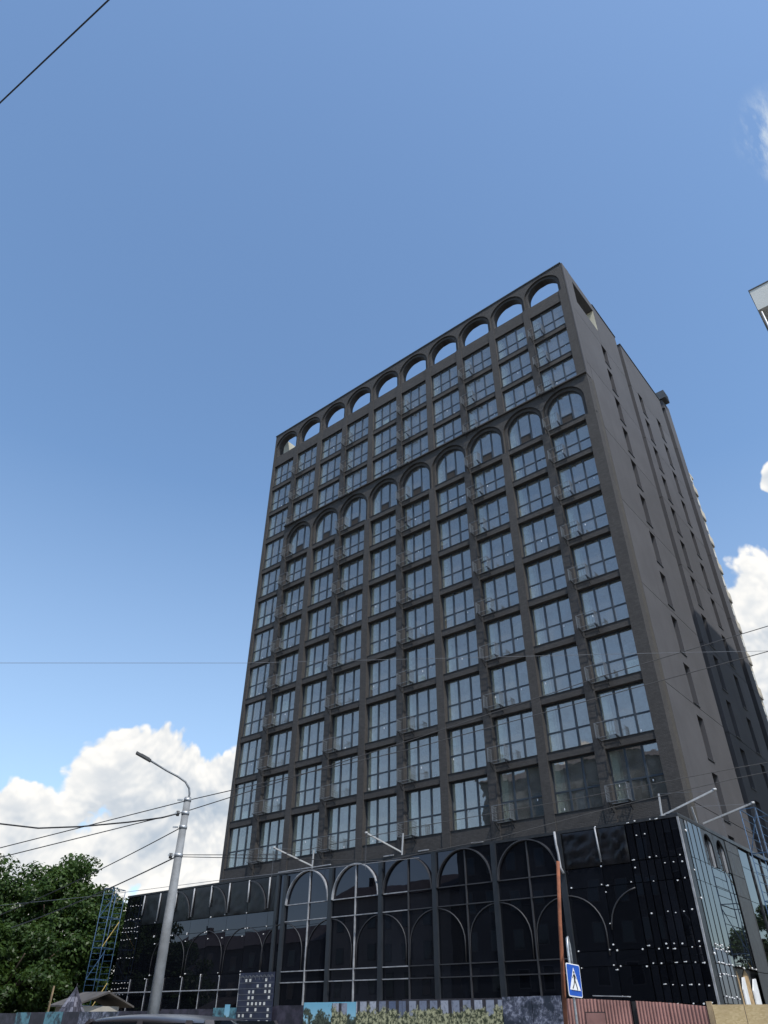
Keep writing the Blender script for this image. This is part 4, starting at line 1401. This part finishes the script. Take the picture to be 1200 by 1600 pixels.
# crossing sign
sg = thing('crossing_sign', 'blue crossing sign with walking figure on grey post', 'traffic sign', (2.66, -18.95, 0))
sxp = 2.70
q = MB(); q.tube([(2.64, -18.92, 0.0), (2.64, -18.92, 2.78), (2.63, -18.9, 3.05), (2.62, -18.86, 3.22), (2.60, -18.78, 3.25), (2.59, -18.72, 3.1), (2.60, -18.72, 2.6)], 0.028, 8); part('post', q, 'galv', sg)
S_ = 0.285
tilt = Matrix.Rotation(R(6), 3, 'X') @ Matrix.Identity(3)
sroot = Vector((sxp, -18.92, 2.42))
def sp3(u, v, d):       # u to the right seen from the front, v up, d out of the face
    p = Vector((d, u, v))
    p = Matrix.Rotation(R(-2), 3, 'X') @ p
    p = Matrix.Rotation(R(-1), 3, 'Z') @ p
    return sroot+p
def sheet(poly, d0, d1):
    m = MB(); n = len(poly)
    vs_ = [sp3(u, v, d1) for u, v in poly]+[sp3(u, v, d0) for u, v in poly]
    m.add(vs_, [tuple(range(n)), tuple(range(2*n-1, n-1, -1))]+[(i, i+n, (i+1) % n+n, (i+1) % n) for i in range(n)])
    return m
def rr_poly(a, r, n=5):
    o = []
    for (cx_, cy_, s0) in ((a-r, a-r, 0), (-a+r, a-r, 90), (-a+r, -a+r, 180), (a-r, -a+r, 270)):
        for k in range(n+1):
            t = R(s0+90*k/n); o.append((cx_+r*math.cos(t), cy_+r*math.sin(t)))
    return o
part('plate', sheet(rr_poly(S_+0.02, 0.05), -0.012, 0.0), 'galv', sg)
part('white_border', sheet(rr_poly(S_+0.02, 0.05), 0.001, 0.003), 'sign_white', sg)
part('blue_field', sheet(rr_poly(S_, 0.04), 0.004, 0.006), 'sign_blue', sg)
part('white_triangle', sheet([(-0.235, -0.18), (0.235, -0.18), (0.0, 0.235)], 0.007, 0.009), 'sign_white', sg)
fg = MB()
def addp(poly):
    m = sheet(poly, 0.010, 0.012); b0 = len(fg.v); fg.v += m.v; fg.f += [tuple(i+b0 for i in f) for f in m.f]; fg.m += m.m; fg.sm += m.sm
addp([(0.0+0.026*math.cos(R(k*45)), 0.145+0.026*math.sin(R(k*45))) for k in range(8)])
addp([(-0.03, 0.11), (0.03, 0.115), (0.035, 0.0), (-0.025, -0.01)])
addp([(0.02, 0.005), (0.035, -0.0), (0.085, -0.09), (0.11, -0.17), (0.08, -0.175), (0.05, -0.10), (0.0, -0.02)])
addp([(-0.02, 0.0), (0.015, -0.01), (-0.035, -0.09), (-0.10, -0.165), (-0.125, -0.15), (-0.06, -0.08)])
addp([(0.03, 0.105), (0.02, 0.09), (0.075, 0.02), (0.09, 0.035)])
addp([(-0.03, 0.105), (-0.02, 0.09), (-0.08, 0.03), (-0.095, 0.045)])
for k in range(5):
    x = -0.16+k*0.075
    addp([(x, -0.195), (x+0.04, -0.195), (x+0.05, -0.18), (x+0.012, -0.18)])
part('walking_figure', fg, 'sign_black', sg)
q = MB(); q.box(2.655, 2.69, -18.96, -18.88, 2.2, 2.25); q.box(2.655, 2.69, -18.96, -18.88, 2.58, 2.63); part('bracket', q, 'galv', sg)

one('rusty_pipe', MB().tube([(2.19, -18.9, 0.0), (2.30, -18.86, 2.0), (2.40, -18.8, 3.6), (2.50, -18.72, 4.85)], 0.050, 10, r2=0.042), 'rust',
    'leaning rusty brown pipe standing behind the crossing sign', 'pole', (2.19, -18.9, 0))

sg.location.y -= 0.13
# ------------------------------------------------------------------ overhead cables
def sag(p, q, s, n=14):
    p, q = Vector(p), Vector(q)
    return [p.lerp(q, k/n)-Vector((0, 0, 4*s*(k/n)*(1-k/n))) for k in range(n+1)]
def ext(p, q, a, e):
    p, q = Vector(p), Vector(q); d = q-p
    return p-d*a, q+d*e
def wire(label, pts, r=0.012, m='cable'):
    one('overhead_cable', MB().tube(pts, r, 5), m, label, 'cable', tuple(pts[0]), 'overhead cables strung across the street')
wire('black cable crossing the upper left corner of the sky', sag(*ext((7.25, -35.92, 7.5), (8.51, -35.77, 7.5), 14, 10), 0.05), 0.006)
wire('thin pale cable running level behind the lamp, across the middle of the tower', sag((-17.2, -34.3, 9.6), (-9.05, -19.79, 12.84), 0.0, 2)[:0]+[Vector(p) for p in ((-17.0, -34.0, 10.0), (-13.12, -27.03, 11.46), (-9.05, -19.79, 12.84), (4.14, -10.98, 12.64), (16, -3.0, 12.4))], 0.008, 'cable_grey')
wire('upper of the two black cables that rise right from the lamp pole', [Vector(p) for p in ((-14.5, -29.1, 4.2), (-10.63, -26.21, 5.28), (-6.62, -23.2, 6.47), (-2.13, -18.55, 8.77), (2.8, -14.6, 10.89), (7.67, -12.25, 12.1), (14, -9.2, 13.2))], 0.014)
wire('lower of the two black cables that rise right from the lamp pole', [Vector(p) for p in ((-14.5, -29.2, 4.3), (-10.66, -26.27, 5.52), (-6.6, -23.17, 6.78), (-2.14, -18.55, 8.5), (2.69, -14.65, 10.2), (7.43, -12.29, 11.27), (14, -9.2, 12.3))], 0.014)
wire('thick wavy black cable left of the lamp pole', [Vector(p) for p in ((-13.5, -28.7, 6.4), (-10.73, -26.44, 6.13), (-9.86, -25.73, 6.02), (-8.9, -25.0, 6.06), (-7.87, -24.18, 6.18), (-7.1, -23.6, 6.30), (-6.72, -23.32, 6.42))], 0.022)
wire('short cable sloping down left from the lamp pole towards the tree top', sag((-6.68, -23.22, 6.05), (-17.0, -22.9, 4.55), 0.1), 0.014)
wire('double cable sloping down left from the lower pole clamp into the tree', sag((-6.64, -23.22, 5.31), (-19.0, -21.3, 4.45), 0.1), 0.018)
wire('cable from the lower pole clamp rising past the tower foot', [Vector(p) for p in ((-6.58, -23.12, 5.35), (-4.84, -21.02, 5.46), (-2.16, -18.57, 6.23), (1.53, -15.15, 7.15), (5.62, -12.66, 7.89), (13, -8.5, 9.0))], 0.010)
wire('lowest cable crossing in front of the podium arches', [Vector(p) for p in ((-6.58, -23.12, 5.30), (-2.74, -19.03, 5.36), (-0.13, -17.18, 5.93), (2.63, -14.67, 6.88), (5.55, -12.68, 7.6), (13, -8.5, 8.9))], 0.010)
wire('thin grey cable just above the left podium roof edge', [Vector(p) for p in ((-46, -13.5, 7.5), (-30.05, -11.59, 7.39), (-19.93, -10.98, 7.37), (-8, -10.4, 7.2))], 0.012, 'cable_grey')

# ------------------------------------------------------------------ parked car
CL = Vector((0.55, -28.2, 0.012))
car = thing('parked_car', 'dark grey car at the kerb, only its roof in the picture', 'car', CL, rotz=0.0)
def cpart(name, m, mats, par=car):
    o = link(name, m.mesh(name, mats), par); return o
prof = [(-2.30, 0.35), (-2.36, 0.62), (-2.30, 0.92), (-1.35, 1.02), (1.55, 1.04), (2.22, 1.06), (2.32, 0.90), (2.34, 0.55), (2.25, 0.35)]
q = MB(); q.prism(prof, -0.92, 0.92)
cpart('body', q, ['carpaint'])
# greenhouse: pillars and roof lofted
q = MB()
nx, ny = 18, 10
vs_ = []; fs = []
X0, X1 = -0.72, 1.75
for j in range(ny+1):
    for i in range(nx+1):
        u = i/nx*2-1; v = j/ny*2-1
        x = (X0+X1)/2+(X1-X0)/2*u
        z = 1.69-0.055*u*u-0.03*u-0.06*abs(v)**3
        vs_.append((x, v*(0.64-0.02*u*u), z))
nn = len(vs_)
vs_ += [(a, b_, c_-0.05) for a, b_, c_ in vs_]
for j in range(ny):
    for i in range(nx):
        k = j*(nx+1)+i
        fs.append((k, k+1, k+nx+2, k+nx+1)); fs.append((nn+k+nx+1, nn+k+nx+2, nn+k+1, nn+k))
for i in range(nx):
    fs.append((i, nn+i, nn+i+1, i+1)); k = ny*(nx+1)+i; fs.append((k+1, nn+k+1, nn+k, k))
for j in range(ny):
    k = j*(nx+1); fs.append((k+nx+1, nn+k+nx+1, nn+k, k)); k += nx; fs.append((k, nn+k, nn+k+nx+1, k+nx+1))
q.add(vs_, fs, 0, True)
cpart('roof', q, ['carpaint'])
for s in (-1, 1):
    q = MB()
    for (xa, xb, t) in ((-1.42, -0.72, 0.09), (0.42, 0.40, 0.10), (1.45, 1.38, 0.09), (2.18, 1.74, 0.12)):
        q.bar((xa, s*0.84, 1.02), (xb, s*0.62, 1.61), t, 0.05)
    cpart('pillar', q, ['carpaint'])
    for (a, e, ta, te) in ((-1.30, 0.36, -0.66, 0.34), (0.48, 1.38, 0.46, 1.32), (1.52, 2.06, 1.45, 1.68)):
        q = MB(); q.add([(a, s*0.835, 1.05), (e, s*0.835, 1.05), (te, s*0.635, 1.59), (ta, s*0.635, 1.59), (a, s*0.82, 1.05), (e, s*0.82, 1.05), (te, s*0.62, 1.59), (ta, s*0.62, 1.59)],
                          [(0, 1, 2, 3), (7, 6, 5, 4), (0, 4, 5, 1), (1, 5, 6, 2), (2, 6, 7, 3), (3, 7, 4, 0)])
        cpart('side_window', q, ['carglass'])
    q = MB(); q.box(-2.33, -2.1, s*0.75-0.16, s*0.75+0.12, 0.66, 0.80); cpart('headlight', q, ['lamp_clear'])
    q = MB(); q.box(2.2, 2.335, s*0.78-0.12, s*0.78+0.1, 0.72, 0.98); cpart('tail_light', q, ['lamp_red'])
    q = MB(); q.bar((-0.95, s*0.93, 1.06), (-0.95, s*1.08, 1.12), 0.10, 0.13); cpart('mirror', q, ['carpaint'])
for (xa, xb) in ((-1.42, -0.74), (2.18, 1.78)):
    q = MB(); o_ = 0.02 if xa > 0 else -0.02
    q.add([(xa, -0.78, 1.05), (xa, 0.78, 1.05), (xb, 0.58, 1.62), (xb, -0.58, 1.62), (xa-o_, -0.78, 1.03), (xa-o_, 0.78, 1.03), (xb-o_, 0.58, 1.60), (xb-o_, -0.58, 1.60)],
          [(0, 1, 2, 3), (7, 6, 5, 4), (0, 4, 5, 1), (1, 5, 6, 2), (2, 6, 7, 3), (3, 7, 4, 0)])
    cpart('windscreen' if xa < 0 else 'rear_window', q, ['carglass'])
for x in (-1.42, 1.42):
    for s in (-1, 1):
        q = MB(); q.tube([(x, s*0.72, 0.34), (x, s*0.93, 0.34)], 0.335, 20); wh = cpart('wheel', q, ['tyre'])
        q = MB(); q.tube([(x, s*0.85, 0.34), (x, s*0.94, 0.34)], 0.22, 14); cpart('rim', q, ['rim'], wh)
car.rotation_euler = (0, 0, R(4))

# ------------------------------------------------------------------ trees
def fast_mesh(name, V, F4, mats, midx=None):
    me = bpy.data.meshes.new(name)
    n = len(F4)
    me.vertices.add(len(V)); me.vertices.foreach_set('co', np.asarray(V, np.float32).ravel())
    me.loops.add(4*n); me.loops.foreach_set('vertex_index', np.asarray(F4, np.int32).ravel())
    me.polygons.add(n); me.polygons.foreach_set('loop_start', np.arange(0, 4*n, 4, dtype=np.int32))
    for k in mats: me.materials.append(MT[k])
    me.update(calc_edges=True)
    return me


def crown_mesh(rx, ry, rz, n_clump, n_leaf, leaf, mats, seed):
    r_ = np.random.default_rng(seed)
    u = r_.normal(size=(n_clump, 3)); u /= np.linalg.norm(u, axis=1)[:, None]
    rad = 0.45+0.58*r_.random(n_clump)**0.5
    c = u*rad[:, None]*np.array([rx, ry, rz])*(1+0.12*np.sin(5*u[:, :1]*2+seed))
    cr_ = (0.55+0.8*r_.random(n_clump))*min(rx, rz)*0.26
    idx = r_.integers(0, n_clump, n_clump*n_leaf)
    p = r_.normal(size=(len(idx), 3)); p /= np.linalg.norm(p, axis=1)[:, None]
    p *= (r_.random(len(idx))**0.42)[:, None]
    P = c[idx]+p*cr_[idx][:, None]*np.array([1.0, 1.0, 0.62])
    nrm = p*np.array([0.8, 0.8, 0.8])+np.array([0, 0, 0.55])+r_.normal(size=P.shape)*0.55
    nrm /= np.linalg.norm(nrm, axis=1)[:, None]
    t = np.cross(nrm, r_.normal(size=P.shape)); t /= np.linalg.norm(t, axis=1)[:, None]
    bt = np.cross(nrm, t)
    s = leaf*(0.6+0.8*r_.random(len(idx)))[:, None]
    V = np.stack([P-t*s, P+bt*s*0.55, P+t*s, P-bt*s*0.55], 1).reshape(-1, 3)
    F = np.arange(len(V)).reshape(-1, 4)
    return fast_mesh('crown', V, F, mats)


def tree(label, x, y, h, rx, ry, rz, seed, n_clump=95, n_leaf=170, leaf=0.17, m='leaf', tr=0.32):
    t = thing('broadleaf_tree', label, 'tree', (x, y, 0), 'trees round the building site')
    zc = h-rz
    q = MB()
    q.tube([(0, 0, 0), (0.1, 0.05, zc*0.5), (0.0, 0.1, zc)], tr, 10, r2=tr*0.55)
    rr_ = random.Random(seed)
    for k in range(7):
        a = k*0.9+rr_.random()
        L_ = rx*0.7
        q.tube([(0, 0.05, zc*0.7+k*0.15), (math.cos(a)*L_*0.5, math.sin(a)*L_*0.5, zc+rz*0.15), (math.cos(a)*L_, math.sin(a)*L_, zc+rz*(0.3+0.3*rr_.random()))], tr*0.4, 6, r2=0.04)
    link('trunk', q.mesh('trunk', ['bark']), t)
    link('crown', crown_mesh(rx, ry, rz, n_clump, n_leaf, leaf, [m], seed), t, (0, 0, zc))


tree('large broad green tree standing left of the blue scaffold, beside the podium end', -47.9, -4.0, 11.6, 5.2, 5.0, 5.5, 3, 190, 370, 0.15)
tree('green tree at the left edge, cut off by the picture border', -51.0, -10.0, 11.2, 4.8, 4.6, 5.4, 5, 160, 330, 0.15)
tree('lower bushy tree in front of the two large trees, above the hoarding', -43.0, -9.2, 7.2, 4.2, 3.2, 3.7, 9, 120, 260, 0.13, 'leaf_dark', 0.2)
tree('dark tree filling the gap behind the shed and scaffold', -45.4, -1.0, 9.6, 3.6, 3.2, 4.9, 12, 120, 260, 0.13, 'leaf_dark', 0.22)
tree('tree far down the passage beside the white block, seen in the podium glass', 9.5, 46.0, 10.5, 3.6, 3.6, 4.0, 21, 80, 150, 0.2)

# ------------------------------------------------------------------ houses across the street (seen in the glass)
def house(label, x0, x1, y0, y1, eave, ridge, wall, seed):
    t = thing('old_house', label, 'house', ((x0+x1)/2, (y0+y1)/2, 0), 'old houses across the street mirrored in the glass')
    q = MB(); q.box(x0, x1, y0, y1, 0, eave); part('wall', q, wall, t)
    ym = (y0+y1)/2
    q = MB(); q.prism([(y0-0.5, eave), (y1+0.5, eave), (ym, ridge)], x0-0.4, x1+0.4, plane='YZ')
    rf = part('roof', q, 'roof_red', t)
    q = MB(); q.box(x0+2, x0+2.8, ym-1.5, ym-0.7, eave+1, ridge+1.2); part('chimney', q, 'roof_red', rf, org=t.location)
    n = int((x1-x0)/3.0)
    wm = MB(); wm.box(0, 1.3, 0, 0.06, 0, 1.9); wm.box(0.1, 1.2, 0.06, 0.07, 0.1, 1.8, 1)
    me = wm.mesh('window', ['nb_grey', 'carglass'])
    fl = int(eave/3.6)
    for k in range(n):
        for f in range(fl):
            link('window', me, t, Vector((x0+1.0+k*3.0, y1+0.004, 1.0+f*3.6))-t.location)
house('tall gabled grey house across the street, mirrored in the right podium panels', -40.5, 6, -60, -46, 27.3, 30.5, 'house_a', 1)
house('long pale house across the street, mirrored in the middle arches', -66, -46, -62, -52, 15.5, 18.0, 'house_b', 2)
house('low grey house further left across the street, mirrored in the left panels', -102, -68, -62, -52, 11.0, 13.5, 'house_a', 3)
